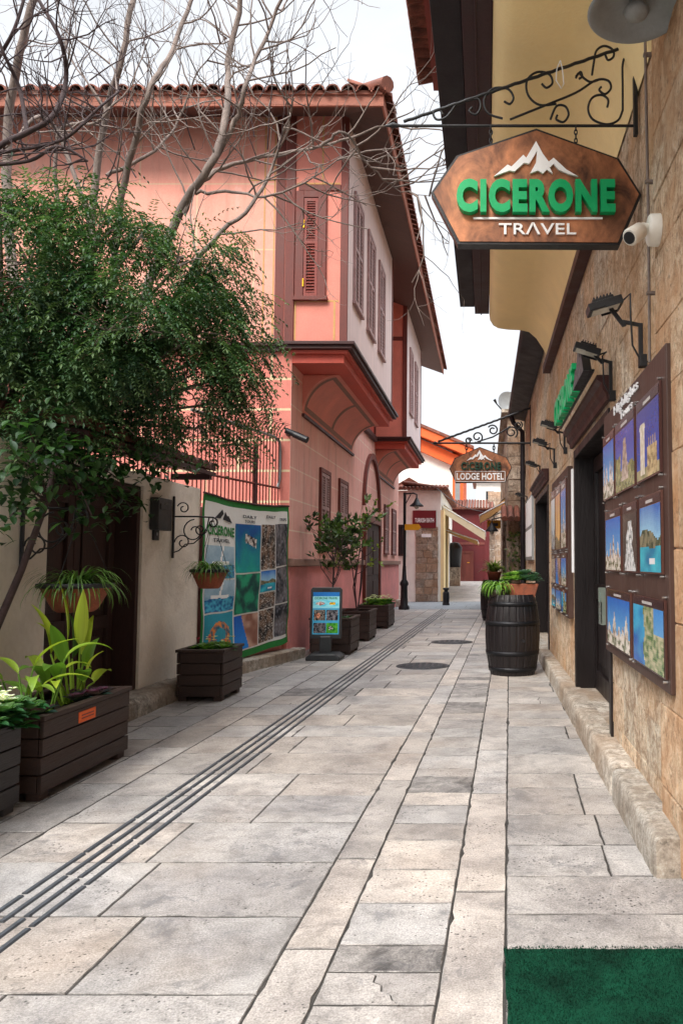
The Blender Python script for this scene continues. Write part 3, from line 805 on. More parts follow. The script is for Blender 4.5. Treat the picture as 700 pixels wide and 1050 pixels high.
# spotlights on bent arms
def spotlight(label, Y, zbar0, zbar1, hx, hz, pitch=-.35, big=1.0, group='black spotlights on bent arms'):
    t = thing('spotlight', label, 'spotlight', (WX, Y, zbar0), group)
    xb = WX - .035
    part('wall_bracket', 'iron', t, lambda mb: (mb.box(xb - .012, xb + .012, Y - .012, Y + .012, zbar0, zbar1), mb.box(xb - .012, WX - .0, Y - .025, Y + .025, zbar0, zbar0 + .07)), .003)
    part('arm', 'iron', t, lambda mb: (mb.obox((xb, Y - .01, zbar1 - .02), (hx + .10 - xb, 0, .02), (0, .02, 0), (0, 0, .02)), mb.obox((hx + .10, Y - .012, zbar1 - .02), (-.09, 0, hz - zbar1 + .03), (0, .024, 0), (.022, 0, .006))), .003)
    a = Vector((math.cos(pitch), 0, math.sin(pitch))); n = Vector((-a.z, 0, a.x)); c = Vector((hx, Y, hz)); big *= .88
    def head(mb):
        w, d, hgt = .21 * big, .15 * big, .045 * big
        mb.obox(c - a * w / 2 - YA * d / 2 - n * hgt * .3, a * w, YA * d, n * hgt)
        mb.obox(c - a * w * .32 - YA * d * .35 + n * hgt * .7, a * w * .62, YA * d * .7, n * .02)
        for i in range(6): mb.obox(c - a * w * (.28 - i * .1) - YA * d * .33 + n * (hgt * .7 + .02), a * .008, YA * d * .66, n * .014)
    part('head', 'blackplastic', t, head, .005)
    part('lens', 'lampglass', t, lambda mb: mb.obox(c - a * .085 * big - YA * .055 * big - n * (.045 * big * .3 + .004), a * .17 * big, YA * .11 * big, n * .004))
    def yoke(mb):
        for s in (-1, 1): mb.obox(c + YA * (s * .083 * big) - a * .012, a * .10, YA * .006 * s, n * -.022)
        mb.obox(c - YA * .083 * big + a * .08, a * .012, YA * .166 * big, n * -.02)
    part('yoke', 'iron', t, yoke)
    part('cable', 'blackplastic', t, lambda mb: mb.tube([c + a * .10 * big, c + a * .16 * big + Vector((0, -.02, .03)), Vector((xb - .06, Y - .03, zbar1 + .03)), Vector((xb - .05, Y - .02, zbar0 + .12)), Vector((xb, Y - .01, zbar0 + .03))], .006, 6))
spotlight('black spotlight over the poster board, nearest and highest in the photo', 4.30, 2.49, 2.74, .665, 2.83, .30, 1.05)
spotlight('black spotlight right above the green door letters', 5.35, 2.52, 2.80, .70, 2.87, -.30)
spotlight('third black spotlight from the near end, above the smaller poster board', 8.55, 2.60, 2.84, .69, 2.91, -.28)
spotlight('fourth black spotlight from the near end, between the two doors', 9.85, 2.60, 2.85, .68, 2.92, -.28)
spotlight('black spotlight above the dark door behind the barrels', 12.5, 2.80, 2.96, .72, 2.98, -.28)
spotlight('farthest black spotlight, beside the dark downpipe', 16.4, 2.60, 2.8, .70, 2.82, -.28)
# ------------------------------------------------------------------ printed pictures
def P3(r, g, b): return rgb(r, g, b)
def pic(kind, u, v, s):
    """colour of a printed photo at u (left to right), v (bottom to top); s is a seed"""
    n = nz(u * 4 + s, v * 4, s); n2 = nz(u * 13 + s, v * 13, s + 9)
    if kind == 'sea':
        hz = .55 + .18 * nz(u * 3 + s, s)
        if v > hz: return mixc(P3(150, 196, 224), P3(40, 104, 182), (v - hz) * 2.2)
        if v > .38 + .05 * n: return mixc(P3(52, 74, 50), P3(150, 138, 110), .5 + n2)
        if abs(u - .6) < .13 and abs(v - .16) < .04: return P3(235, 235, 235)
        return mixc(P3(16, 120, 160), P3(60, 190, 206), .5 + n)
    if kind == 'tower':
        if abs(u - .28) < .10 and .06 < v < .80 or abs(u - .28) < .13 and .72 < v < .77: return mixc(P3(238, 230, 214), P3(200, 186, 160), .5 + n2)
        if abs(u - .70) < .20 and v < .52 and not (v > .42 and int(u * 22) % 2): return mixc(P3(214, 190, 140), P3(120, 100, 70), .4 + n2)
        if v < .14: return mixc(P3(96, 112, 66), P3(190, 170, 130), .5 + n)
        return mixc(P3(44, 88, 176), P3(40, 56, 140), v)
    if kind == 'spire':
        if v < .82 and abs(u - .52) < .06 + (.82 - v) * .20 and v > .16: return mixc(P3(206, 186, 170), P3(140, 116, 100), .4 + n2)
        if v < .34 + .12 * n + (.2 if u < .3 else 0): return mixc(P3(70, 96, 46), P3(172, 160, 110), .5 + n2)
        return mixc(P3(90, 120, 200), P3(52, 66, 160), v)
    if kind == 'fall':
        if abs(u - .5 - .12 * n) < .10 + (1 - v) * .25 and v < .85: return mixc(P3(240, 240, 238), P3(120, 124, 120), .35 + n2)
        return mixc(P3(40, 44, 40), P3(92, 84, 76), .5 + n)
    if kind == 'castle':
        hh = max([.26 + .05 * n] + [(.26 + .46 * abs(math.sin(s * 3 + q * 2.1))) * max(0, 1 - abs(u - (q + .5) / 5 - .06 * math.sin(s + q)) * 9) ** .6 for q in range(5)])
        if v < hh: return mixc(P3(232, 220, 206), P3(96, 104, 66) if v < .24 + n * .2 else P3(150, 124, 104), .45 + n2 * 1.6)
        return mixc(P3(120, 190, 232), P3(20, 104, 196), v)
    if kind == 'garden':
        if u < .38 + .1 * n: return mixc(P3(20, 96, 176), P3(60, 170, 210), v + n)
        if v > .6 and u > .7: return mixc(P3(130, 190, 226), P3(70, 140, 210), v)
        return mixc(P3(70, 110, 50), P3(196, 186, 150), .5 + n2 + n * .5)
    if kind == 'boat':
        if abs(u - .62) < .22 and abs(v - .66 + (u - .62) * .3) < .09: return mixc(P3(50, 40, 40), P3(226, 220, 214), .5 + n2 * 1.6)
        return mixc(P3(24, 150, 140), P3(24, 84, 150), v + .4 * n)
    if kind == 'ruins':
        return mixc(mixc(P3(60, 50, 44), P3(176, 156, 132), .5 + n * 1.5), P3(226, 216, 204), max(0, n2 * 1.5))
    if kind == 'dark':
        return mixc(mixc(P3(28, 30, 38), P3(110, 104, 106), .45 + n * 1.3), P3(150, 150, 160), max(0, n2))
    if kind == 'boats':
        if v < .42 + .08 * n: return mixc(P3(16, 84, 140), P3(70, 170, 200), .5 + n2 * 1.4)
        if abs(u - .5 - .2 * (v - .6)) < .03 or abs(v - .48) < .06 and abs(u - .5) < .3: return P3(236, 236, 234)
        return mixc(P3(96, 140, 170), P3(170, 196, 210), v + n * .4)
    if kind == 'crowd':
        k = nz(u * 22 + s, v * 22, s)
        return mixc(mixc(P3(34, 28, 26), P3(128, 100, 80), .45 + n * 1.4), P3(226, 220, 212), max(0, k * 2.2 - .35))
    if kind == 'green':
        return mixc(P3(36, 150, 110), P3(18, 70, 66), .5 + n * 1.5 + n2 * .4)
    if kind == 'shore':
        if u + v * .3 < .62: return mixc(P3(30, 130, 214), P3(20, 84, 176), v)
        return mixc(P3(136, 90, 74), P3(206, 170, 150), .5 + n)
    if kind == 'sunset':
        if v < .2 + .1 * n: return mixc(P3(70, 90, 60), P3(150, 120, 80), .5 + n2)
        return mixc(P3(244, 190, 110), P3(206, 150, 104), v + n * .3)
    if kind == 'logo':
        if math.hypot(u - .5, (v - .5) * 1.1) < .36 and math.hypot(u - .5, (v - .5) * 1.1) > .2: return mixc(P3(214, 130, 60), P3(40, 90, 110), .5 + n2 * 2)
        if abs(v - .24) < .09 and .1 < u < .9: return P3(200, 104, 44)
        return P3(36, 140, 160)
    if kind == 'white':
        if v < .35 + .2 * n: return mixc(P3(60, 90, 110), P3(200, 200, 196), .5 + n2)
        return mixc(P3(170, 186, 196), P3(226, 230, 232), v)
    if kind == 'fish':
        if math.hypot((u - .27) * 1.3, v - .5) < .22: return mixc(P3(226, 214, 206), P3(150, 60, 50), .5 + n2 * 2)
        if math.hypot((u - .75) * 1.5, v - .5) < .2: return mixc(P3(244, 190, 30), P3(30, 30, 30), .3 + n2 * 2)
        return mixc(P3(80, 190, 214), P3(150, 220, 230), .5 + n)
    if kind == 'people':
        if math.hypot((u - .35), v - .45) < .24: return mixc(P3(206, 140, 110), P3(90, 40, 36), .4 + n2 * 2)
        return mixc(P3(24, 22, 24), P3(150, 140, 130), .35 + n2 * 1.2)
    if kind == 'lawn':
        if math.hypot((u - .4), v - .5) < .2: return mixc(P3(196, 190, 186), P3(40, 40, 40), .5 + n2 * 2)
        return mixc(P3(30, 110, 30), P3(90, 170, 60), .5 + n)
    return (.2, .2, .2)
def picture(mb, kind, surf, u0, u1, v0, v1, s, nu=14, nv=16, lift=.0):
    """printed photo as a fine mosaic lying on surf(u, v, lift)"""
    P = [[surf(lerp(u0, u1, i / nu), lerp(v0, v1, j / nv), lift) for j in range(nv + 1)] for i in range(nu + 1)]
    for i in range(nu):
        for j in range(nv):
            mb.face([P[i][j], P[i + 1][j], P[i + 1][j + 1], P[i][j + 1]], pic(kind, (i + .5) / nu, (j + .5) / nv, s))
def plain(mb, surf, u0, u1, v0, v1, col, lift, n=10):
    mb.grid([[surf(lerp(u0, u1, i / n), lerp(v0, v1, j / n), lift) for j in range(n + 1)] for i in range(n + 1)], col, 0, True)

# ------------------------------------------------------------------ poster boards on the stone wall
def poster(t, ya, yb, z0, z1, kind, s, xs):
    """ya > yb : ya is the far (left-hand) edge"""
    surf = lambda u, v, l: (xs - l, lerp(ya, yb, u), lerp(z0, z1, v))
    mb = MB(); mb.box(xs - .012, xs, yb, ya, z0, z1, mixc(P3(70, 44, 40), P3(90, 60, 52), rnd.random()))
    m_ = .04 * (z1 - z0) / .4
    picture(mb, kind, surf, .025, .975, .02, .86, s, 34, 34, .0135)
    plain(mb, surf, .025, .975, .875, .98, P3(52, 34, 34), .0135, 1)
    plain(mb, surf, .34, .66, .895, .935, P3(190, 184, 180), .0145, 1)
    o = mb.build('poster', 'print', t)
    for y in (ya - .01, yb + .01):
        for z in (z0 - .012, z1 + .012):
            q = MB(); q.tube([(xs, y, z), (xs - .02, y, z)], .0065, 8); q.build('pin', 'steel', o)
t = thing('poster_board', 'large brown board of tour posters with white raised letters beside the near doorway', 'poster board', (WX, 4.6, .79))
bz0, bz1 = .795, 2.43
part('backboard', 'boardwood', t, lambda mb: mb.box(WX - .06, WX + .005, 3.60, 5.52, bz0, bz1), .006)
xs = WX - .062
for (ya, yb, z0, z1, k) in ((4.26, 3.68, 1.83, 2.27, 'tower'), (4.96, 4.31, 1.83, 2.27, 'spire'), (5.48, 5.01, 1.83, 2.27, 'castle'),
                            (4.20, 3.68, 1.345, 1.745, 'sea'), (4.72, 4.27, 1.345, 1.745, 'fall'), (5.40, 4.79, 1.345, 1.745, 'sunset' if 0 else 'castle'),
                            (4.42, 3.64, .86, 1.225, 'garden'), (5.36, 4.50, .86, 1.225, 'castle')):
    poster(t, ya, yb, z0, z1, k, ya * 7, xs)
def lt(mb):
    put_text(mb, 'Highlights', (xs - .004, 5.02, 2.335), -YA, ZA, -XA, .80, .075, .007, .004)
    put_text(mb, 'Tours', (xs - .004, 4.80, 2.262 + .018), -YA, ZA, -XA, .42, .05, .007, .004)
part('white_lettering', 'signwhite', t, lt)
t = thing('poster_board', 'smaller board of tour posters between the two dark doors', 'poster board', (WX, 8.7, .8))
part('backboard', 'boardwood', t, lambda mb: mb.box(WX - .06, WX + .005, 8.02, 9.95, .83, 2.40), .006)
for (ya, yb, z0, z1, k) in ((8.62, 8.08, 1.55, 2.28, 'castle'), (9.30, 8.68, 1.55, 2.28, 'sunset'), (9.88, 9.36, 1.55, 2.28, 'white'),
                            (8.62, 8.08, 1.15, 1.5, 'castle'), (9.30, 8.68, 1.15, 1.5, 'shore'), (9.88, 9.36, 1.15, 1.5, 'ruins'),
                            (8.62, 8.08, .87, 1.12, 'garden'), (9.30, 8.68, .87, 1.12, 'castle'), (9.88, 9.36, .87, 1.12, 'sea')):
    poster(t, ya, yb, z0, z1, k, ya * 5, xs)

# raised letters over the near door
t = thing('shop_sign', 'green raised CICERONE letters with black mountain emblem on the door cornice', 'sign', (WX - .1, 6.6, 2.75))
xl = WX - .16
part('green_lettering', 'signgreen', t, lambda mb: put_text(mb, 'CICERONE', (xl, 7.75, 2.745), -YA, ZA, -XA, 1.65, .24, .06, .035))
part('emblem', 'blackplastic', t, lambda mb: mb.prism([(0, 0), (.16, .13), (.22, .11), (.36, .27), (.46, .14), (.52, .16), (.66, 0)], (xl - .06, 6.05, 2.745), -YA, ZA, XA, .06))
part('letter_rail', 'blackplastic', t, lambda mb: mb.box(xl, xl + .02, 5.4, 7.8, 2.742, 2.756))

t = thing('notice_board', 'pale framed notice board on the wall past the second dark door', 'notice board', (WX, 15.6, 1.5))
part('frame', 'greyenamel', t, lambda mb: mb.box(WX - .05, WX, 14.5, 16.8, 1.45, 2.7), .01)
part('sheet', 'signwhite', t, lambda mb: [mb.box(WX - .056, WX - .05, 14.6 + .55 * i, 15.05 + .55 * i, 1.52 + .6 * j, 2.05 + .6 * j) for i in range(4) for j in range(2)])
mb = MB(); mb.box(WX - .035, WX - .008, 7.85, 7.93, 1.3, 2.35)
tag(mb.build('wall_strip', 'signwhite', None, .006), 'narrow white upright panel on the far side of the near doorway', 'panel')
t = thing('leaflet_holder', 'clear plastic leaflet holder on the near jamb of the doorway', 'leaflet holder', (WX, 5.6, 1.05))
part('pocket', 'clearplastic', t, lambda mb: (mb.box(WX - .085, WX - .03, 5.56, 5.70, .96, .97), mb.box(WX - .085, WX - .08, 5.56, 5.70, .97, 1.12), mb.box(WX - .085, WX - .03, 5.56, 5.566, .97, 1.22), mb.box(WX - .085, WX - .03, 5.694, 5.70, .97, 1.22), mb.box(WX - .035, WX - .03, 5.566, 5.694, .97, 1.22)))
part('leaflets', 'print', t, lambda mb: mb.box(WX - .075, WX - .045, 5.575, 5.685, .975, 1.19, P3(110, 130, 120)))
part('wall_clip', 'steel', t, lambda mb: mb.box(WX - .03, WX + .0, 5.60, 5.66, 1.02, 1.08))

# ------------------------------------------------------------------ PINK HOUSE
PX, PY0, PY1 = -2.90, 11.5, 25.8
ph = thing('pink_house', 'pink two storey house with overhanging bays, shutters and tiled eaves', 'house', (-7, 18, 0))
zl = at(300, 355, Y=PY0).z                      # ledge level, about 4.6
zt = at(300, 117, Y=PY0).z                      # wall top under the soffit
part('lower_front_wall', 'salmonlow', ph, lambda mb: mb.box(-13, PX - .006, PY0, PY0 + .4, -.05, zl - .06))
part('lower_side_wall', 'pinkside', ph, lambda mb: mb.box(PX - .4, PX, PY0 + .003, PY1, -.05, zl - .04))
part('plinth', 'pinkplinth', ph, lambda mb: mb.box(PX, PX + .03, PY0 + .01, 18.2, -.05, 1.34) or mb.box(PX, PX + .03, 21.0, PY1, -.05, 1.34))
part('band', 'greygreen', ph, lambda mb: (mb.box(PX, PX + .09, PY0 - .06, 18.2, 1.345, 1.46), mb.box(PX, PX + .09, 21.0, PY1, 1.345, 1.46), mb.box(PX - .5, PX, PY0 - .06, PY0, 1.345, 1.46)), .012)
part('upper_wall', 'salmon', ph, lambda mb: mb.box(-13, PX - .12, PY0, PY0 + .4, zl - .055, zt + .1))
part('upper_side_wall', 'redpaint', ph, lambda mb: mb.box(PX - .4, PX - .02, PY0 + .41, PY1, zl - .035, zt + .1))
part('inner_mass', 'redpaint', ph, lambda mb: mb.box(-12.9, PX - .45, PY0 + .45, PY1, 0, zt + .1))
BX = -2.08
zs = zt + .02
def bay(y0, y1, wins, front_win):
    # floor cornice, stepped
    def corn(mb):
        prof = [(0, 0), (.09, .0), (.10, .045), (.03, .065), (.02, .12), (-.05, .16), (-.06, .20)]
        x_ = BX + .06
        for (d0, z0, z1, mi) in ((.14, -.02, .03, 0), (.10, -.075, -.021, 0), (.03, -.13, -.076, 1), (-.04, -.26, -.131, 1)):
            mb.box(PX - .15 if mi == 0 else PX, BX + d0, y0 - d0, y1 + d0, zl + z0, zl + z1, (1, 1, 1), mi)
    part('floor_cornice', ['darktrim', 'redpaint'], ph, corn, .006)
    # curved corbel
    def corb(mb):
        n = 12; prof = []
        for i in range(n + 1):
            a = PI / 2 * i / n
            prof.append((PX + .58 * (1 - math.cos(a)), zl - .27 - .62 * (1 - math.sin(a))))
        ya, yb = y0 + .75 if y0 < 12 else y0 + .25, y1 - .2
        P = [[(x, y, z) for x, z in prof] for y in (ya, yb)]
        mb.grid(P, sm=True)
        for y in (ya, yb): mb.face([(x, y, z) for x, z in prof] + [(PX, y, zl - .27)])
        # painted border bands, proud 4 mm
        def band(i0, i1, y_a, y_b, m):
            Q = [[(x + .004, y, z - .004) for x, z in prof[i0:i1 + 1]] for y in (y_a, y_b)]
            mb.grid(Q, (1, 1, 1), m, True)
        band(1, 2, ya + .1, yb - .1, 1); band(10, 11, ya + .1, yb - .1, 1); band(2, 10, ya + .1, ya + .22, 1); band(2, 10, yb - .22, yb - .1, 1)
        ym = (ya + yb) / 2; band(2, 10, ym - .08, ym + .08, 1)
        mb.box(PX, PX + .045, ya - .03, yb + .03, zl - .93, zl - .885, (1, 1, 1), 2)
    part('corbel', ['terrapaint', 'greygreen', 'darktrim'], ph, corb)
    # bay box
    def bx(mb):
        mb.box(PX - .12, BX - .02, y0, y1, zl + .031, zs + .25)
    part('bay_front', 'terrapaint', ph, bx)
    part('bay_side', 'baywhite', ph, lambda mb: mb.box(BX - .019, BX, y0 + .002, y1, zl + .031, zs + .22))
    part('corner_post', 'rust', ph, lambda mb: mb.box(BX - .10, BX + .012, y0 - .035, y0 + .02, zl + .032, zs + .1), .006)
    part('corner_post', 'rust', ph, lambda mb: mb.box(PX - .11, PX + .03, y0 - .03, y0 - .001, zl + .032, zs + .25), .006)
    part('corner_post', 'rust', ph, lambda mb: mb.box(BX - .04, BX + .015, y1 - .08, y1 + .01, zl + .032, zs + .1), .006)
    part('head_board', 'rust', ph, lambda mb: mb.box(PX + .08, BX - .105, y0 - .025, y0 - .001, at(0, 196, Y=y0).z if y0 < 12 else zl + 2.6, (at(0, 190, Y=y0).z if y0 < 12 else zl + 2.7)), .006)
    for (ya, yb, z0, z1) in wins: side_shutter(ya, yb, z0, z1, BX, 'window', 'baywhite')
def louvres(mb, y0, y1, z0, z1, x, n, d=.02):
    for i in range(n):
        z = lerp(z0, z1, (i + .5) / n); h = (z1 - z0) / n
        mb.obox((x, y0, z - h * .42), (0, y1 - y0, 0), (d, 0, -h * .35), (0, 0, .008 + h * .12))
def side_shutter(ya, yb, z0, z1, X, name, fm, sm='shutter'):
    w_ = part(name, fm if fm != 'baywhite' else 'shutter', ph, lambda mb: (mb.box(X, X + .045, ya, ya + .06, z0, z1), mb.box(X, X + .045, yb - .06, yb, z0, z1), mb.box(X, X + .045, ya + .06, yb - .06, z1 - .07, z1), mb.box(X, X + .06, ya - .03, yb + .03, z0 - .05, z0)), .004)
    n = 2
    for k in range(n):
        a = lerp(ya + .065, yb - .065, k / n) + .004; b = lerp(ya + .065, yb - .065, (k + 1) / n) - .004
        def sh_(mb):
            mb.box(X + .004, X + .034, a, a + .05, z0 + .005, z1 - .075); mb.box(X + .004, X + .034, b - .05, b, z0 + .005, z1 - .075)
            for zz in (z0 + .005, (z0 + z1) / 2 - .03, z1 - .135): mb.box(X + .004, X + .034, a + .05, b - .05, zz, zz + .06)
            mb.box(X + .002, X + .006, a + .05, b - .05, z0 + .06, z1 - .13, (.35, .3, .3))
            louvres(mb, a + .05, b - .05, z0 + .065, (z0 + z1) / 2 - .03, X + .008, 12); louvres(mb, a + .05, b - .05, (z0 + z1) / 2 + .03, z1 - .135, X + .008, 12)
        part('shutter', sm, w_, sh_)
B1, B2 = (PY0 - .05, 17.0), (20.2, 24.6)
wz0, wz1 = zl + .85, zl + 2.62
bay(*B1, [(11.95, 12.75, wz0, wz1), (13.35, 14.15, wz0, wz1), (14.75, 15.55, wz0, wz1)], True)
bay(*B2, [(20.9, 21.7, wz0, wz1), (22.4, 23.2, wz0, wz1)], False)
# ledge across the front
part('ledge', 'darktrim', ph, lambda mb: (mb.box(-13, PX - .16, PY0 - .12, PY0 + .05, zl - .02, zl + .03), mb.box(-13, PX - .16, PY0 - .07, PY0 + .05, zl - .09, zl - .021)), .006)
part('side_ledge', 'darktrim', ph, lambda mb: mb.box(PX - .1, PX + .09, 17.16, 20.04, zl - .12, zl + .01), .01)
part('corner_post', 'rust', ph, lambda mb: mb.box(PX - .27, PX - .13, PY0 - .03, PY0, zl + .03, zt + .05), .004)
# front window of the near bay
wa = at(304, 305, Y=B1[0]); wb = at(334, 197, Y=B1[0])
x0, x1, z0, z1 = wa.x, wb.x, wa.z, wb.z
yb_ = B1[0]
fw = part('window', 'rust', ph, lambda mb: (mb.box(x0 - .02, x0 + .10, yb_ - .05, yb_, z0, z1), mb.box(x1 - .10, x1 + .02, yb_ - .05, yb_, z0, z1), mb.box(x0 + .10, x1 - .10, yb_ - .05, yb_, z1 - .10, z1), mb.box(x0 - .05, x1 + .05, yb_ - .08, yb_, z0 - .06, z0)), .004)
def fsh(mb):
    a, b = x0 + .105, x1 - .105; y = yb_ - .04
    mb.box(a, a + .04, y, yb_, z0 + .01, z1 - .11); mb.box(b - .04, b, y, yb_, z0 + .01, z1 - .11)
    for zz in (z0 + .01, (z0 + z1) / 2, z1 - .16): mb.box(a + .04, b - .04, y, yb_, zz, zz + .05)
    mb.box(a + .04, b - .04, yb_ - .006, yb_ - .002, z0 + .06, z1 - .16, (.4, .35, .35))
    for (q0, q1) in ((z0 + .06, (z0 + z1) / 2), ((z0 + z1) / 2 + .05, z1 - .16)):
        for i in range(16):
            z = lerp(q0, q1, (i + .5) / 16); h = (q1 - q0) / 16
            mb.obox((a + .04, yb_ - .008, z + h * .2), (b - a - .08, 0, 0), (0, -.026, -h * .45), (0, 0, .014))
part('shutter', 'shutterred', fw, fsh)
for q in (.15, 1.05): part('hinge', 'brass', fw, lambda mb: mb.box(x0 + .095, x0 + .115, yb_ - .062, yb_ - .05, z0 + q, z0 + q + .12))
def flines(mb):
    y = yb_ - .004
    for (a, b, c, d) in ((PX + .05, BX - .12, zl + .66, zl + .685), (x0 - .03, x0 - .005, zl + .08, zl + .66), (BX - .2, BX - .17, zl + .08, zl + .66), (PX + .05, BX - .12, z1 + .12, z1 + .145), (x1 - .06, x1 - .035, z1 + .145, zs)):
        mb.box(a, b, y, yb_ - .0005, c, d)
    for (a, b, c, d) in ((-3.6, PX - .29, zl + 2.55, zl + 2.57), (-3.36, -3.34, zl + .05, zt)): mb.box(a, b, PY0 - .004, PY0 - .0005, c, d)
    mb.box(PX - .31, PX - .29, PY0 - .004, PY0 - .0005, zl + .05, zt)
part('painted_lines', 'creamline', ph, flines)
# street windows and door at ground level
for (ya, yb) in ((13.5, 14.35), (15.25, 16.2), (22.1, 23.0), (23.9, 24.9)): side_shutter(ya, yb, 1.68, 3.06, PX, 'window', 'rust')
dr = part('door', 'brownwood', ph, lambda mb: (mb.box(PX - .0, PX + .10, 18.25, 18.42, 0, 2.55), mb.box(PX - .0, PX + .10, 20.78, 20.95, 0, 2.55), mb.box(PX, PX + .10, 18.42, 20.78, 2.38, 2.55)), .006)
for k in range(2):
    a = 18.43 + k * 1.175; b = a + 1.165
    part('leaf_panel', 'doorwood', dr, lambda mb: (mb.box(PX + .01, PX + .05, a, b, .05, 2.37), mb.box(PX + .05, PX + .065, a + .1, b - .1, .2, .95), mb.box(PX + .05, PX + .065, a + .1, b - .1, 1.1, 2.2)), .004)
def arch(mb):
    cy, cz, r = 19.6, 2.75, 1.25
    P = []
    for i in range(21):
        a = PI * i / 20
        y, z = cy + math.cos(a) * r, cz + math.sin(a) * r
        y2, z2 = cy + math.cos(a) * (r + .14), cz + math.sin(a) * (r + .14)
        P.append([(PX, y, z), (PX + .08, y, z), (PX + .08, y2, z2), (PX, y2, z2)])
    mb.grid(P, sm=False)
part('door_arch', 'rust', ph, arch)
part('porch_step', 'kerbstone', ph, lambda mb: mb.box(PX, PX + .45, 18.1, 21.1, -.02, .14), .02)
part('plinth_step', 'kerbstone', ph, lambda mb: mb.box(PX + .001, PX + .30, 25.0, 26.2, -.02, .22), .02)
# eaves
EX, EY0, EY1 = -1.49, PY0 - .75, 26.6
ze = at(395, 108, Y=EY0).z; zr = ze + .16
sl = .36
def soff(mb):
    hx = -7.2; hy = EY0 + (hx * -1 + EX)
    A = (EX, EY0, ze); B = (-13, EY0, ze); C = (-13, EY0 + 5.0, ze + 5 * sl); D = (EX - 5.0, EY0 + 5.0, ze + 5 * sl)
    mb.face([A, B, C, D]); E = (EX, EY1, ze); G = (EX - 5.0, EY1, ze + 5 * sl); mb.face([A, D, G, E])
part('soffit', 'soffit', ph, soff)
def fasc(mb):
    mb.box(-13, EX + .0, EY0 - .03, EY0, ze - .03, zr + .02); mb.box(-13, EX + .02, EY0 - .06, EY0 - .031, zr - .03, zr + .03)
    mb.box(EX, EX + .03, EY0 - .03, EY1, ze - .03, zr + .02)
part('fascia', 'fascia', ph, fasc, .005)
def raft(mb):
    y = EY0 + .9
    while y < EY1: mb.obox((EX - .02, y, ze - .001), (-1.2, 0, 1.2 * sl), (0, .07, 0), (0, 0, -.0)) if 0 else mb.box(EX - .75, EX - .004, y, y + .012, ze + .0, ze + .02); y += .22
def tiles(mb):
    base = zr + .02
    x = EX - .02
    while x > -9.5:
        for k in range(4):
            y0 = EY0 - .14 + k * .38; c = tone(.6, 1.25, .12)
            P = []
            for q, yy in ((0, y0), (1, y0 + .44)):
                rr = .098 - .016 * q; zc = base + (yy - EY0) * sl + .012 * (1 - q)
                P.append([(x + rr * math.cos(a), yy + rnd.uniform(-.006, .006), zc + rr * .95 * math.sin(a)) for a in [PI * i / 8 for i in range(9)]])
            mb.grid(P, c); Q = [[(p[0] * 1, p[1], p[2] - .016) for p in r] for r in P]
            mb.grid([P[0], [(x + (.098 - .02) * math.cos(a), y0, base + (y0 - EY0) * sl + .012 + .074 * math.sin(a)) for a in [PI * i / 8 for i in range(9)]]], c)
            mb.grid(Q, mulc(c, .8))
            # pan tile beside it
            P = []
            for q, yy in ((0, y0 + .05), (1, y0 + .44)):
                zc = base + (yy - EY0) * sl + .05
                P.append([(x - .115 + .07 * math.cos(a), yy, zc + .05 * math.sin(a)) for a in [PI + PI * i / 6 for i in range(7)]])
            mb.grid(P, tone(.6, 1.1, .1))
        x -= .215 + rnd.uniform(-.008, .008)
    y = EY0 + .1
    while y < EY1:
        c = tone(.55, 1.15, .1); P = []
        for q, xx in ((0, EX + .14), (1, EX - .5)):
            rr = .095 - .012 * q; zc = base + (EX - xx) * sl + .01
            P.append([(xx, y + rr * math.cos(a), zc + rr * math.sin(a)) for a in [PI * i / 8 for i in range(9)]])
        mb.grid(P, c); mb.face(P[0], c)
        y += .215
    # hip cap
    mb.tube([(EX + .10, EY0 - .12, base + .06), (EX - 1.5, EY0 + 1.5, base + .06 + 1.55 * sl)], .11, 10, tone(.8, 1, .1))
    # plain slopes above
    b = base - .005
    A = (EX, EY0, b); B = (-13, EY0, b); C = (-13, EY0 + 5.0, b + 5 * sl); D = (EX - 5.0, EY0 + 5.0, b + 5 * sl); E = (EX, EY1, b); G = (EX - 5.0, EY1, b + 5 * sl)
    mb.face([A, B, C, D], (.8, .8, .8)); mb.face([A, D, G, E], (.8, .8, .8))
part('roof_tiles', 'tile', ph, tiles)

# CCTV on the corner
c = at(298, 446, Y=PY0 - .05)
t = thing('security_camera', 'black twin barrel security camera on the corner of the pink house', 'camera', c)
part('mount', 'blackplastic', t, lambda mb: (mb.tube([(c.x - .06, PY0, c.z + .02), (c.x, PY0 - .1, c.z)], .025, 10)))
part('head', 'blackplastic', t, lambda mb: (mb.tube([(c.x - .05, PY0 - .14, c.z + .05), (c.x + .12, PY0 - .14, c.z - .02)], .045, 12), mb.tube([(c.x + .08, PY0 - .16, c.z - .01), (c.x + .28, PY0 - .2, c.z - .1)], .05, 12)))

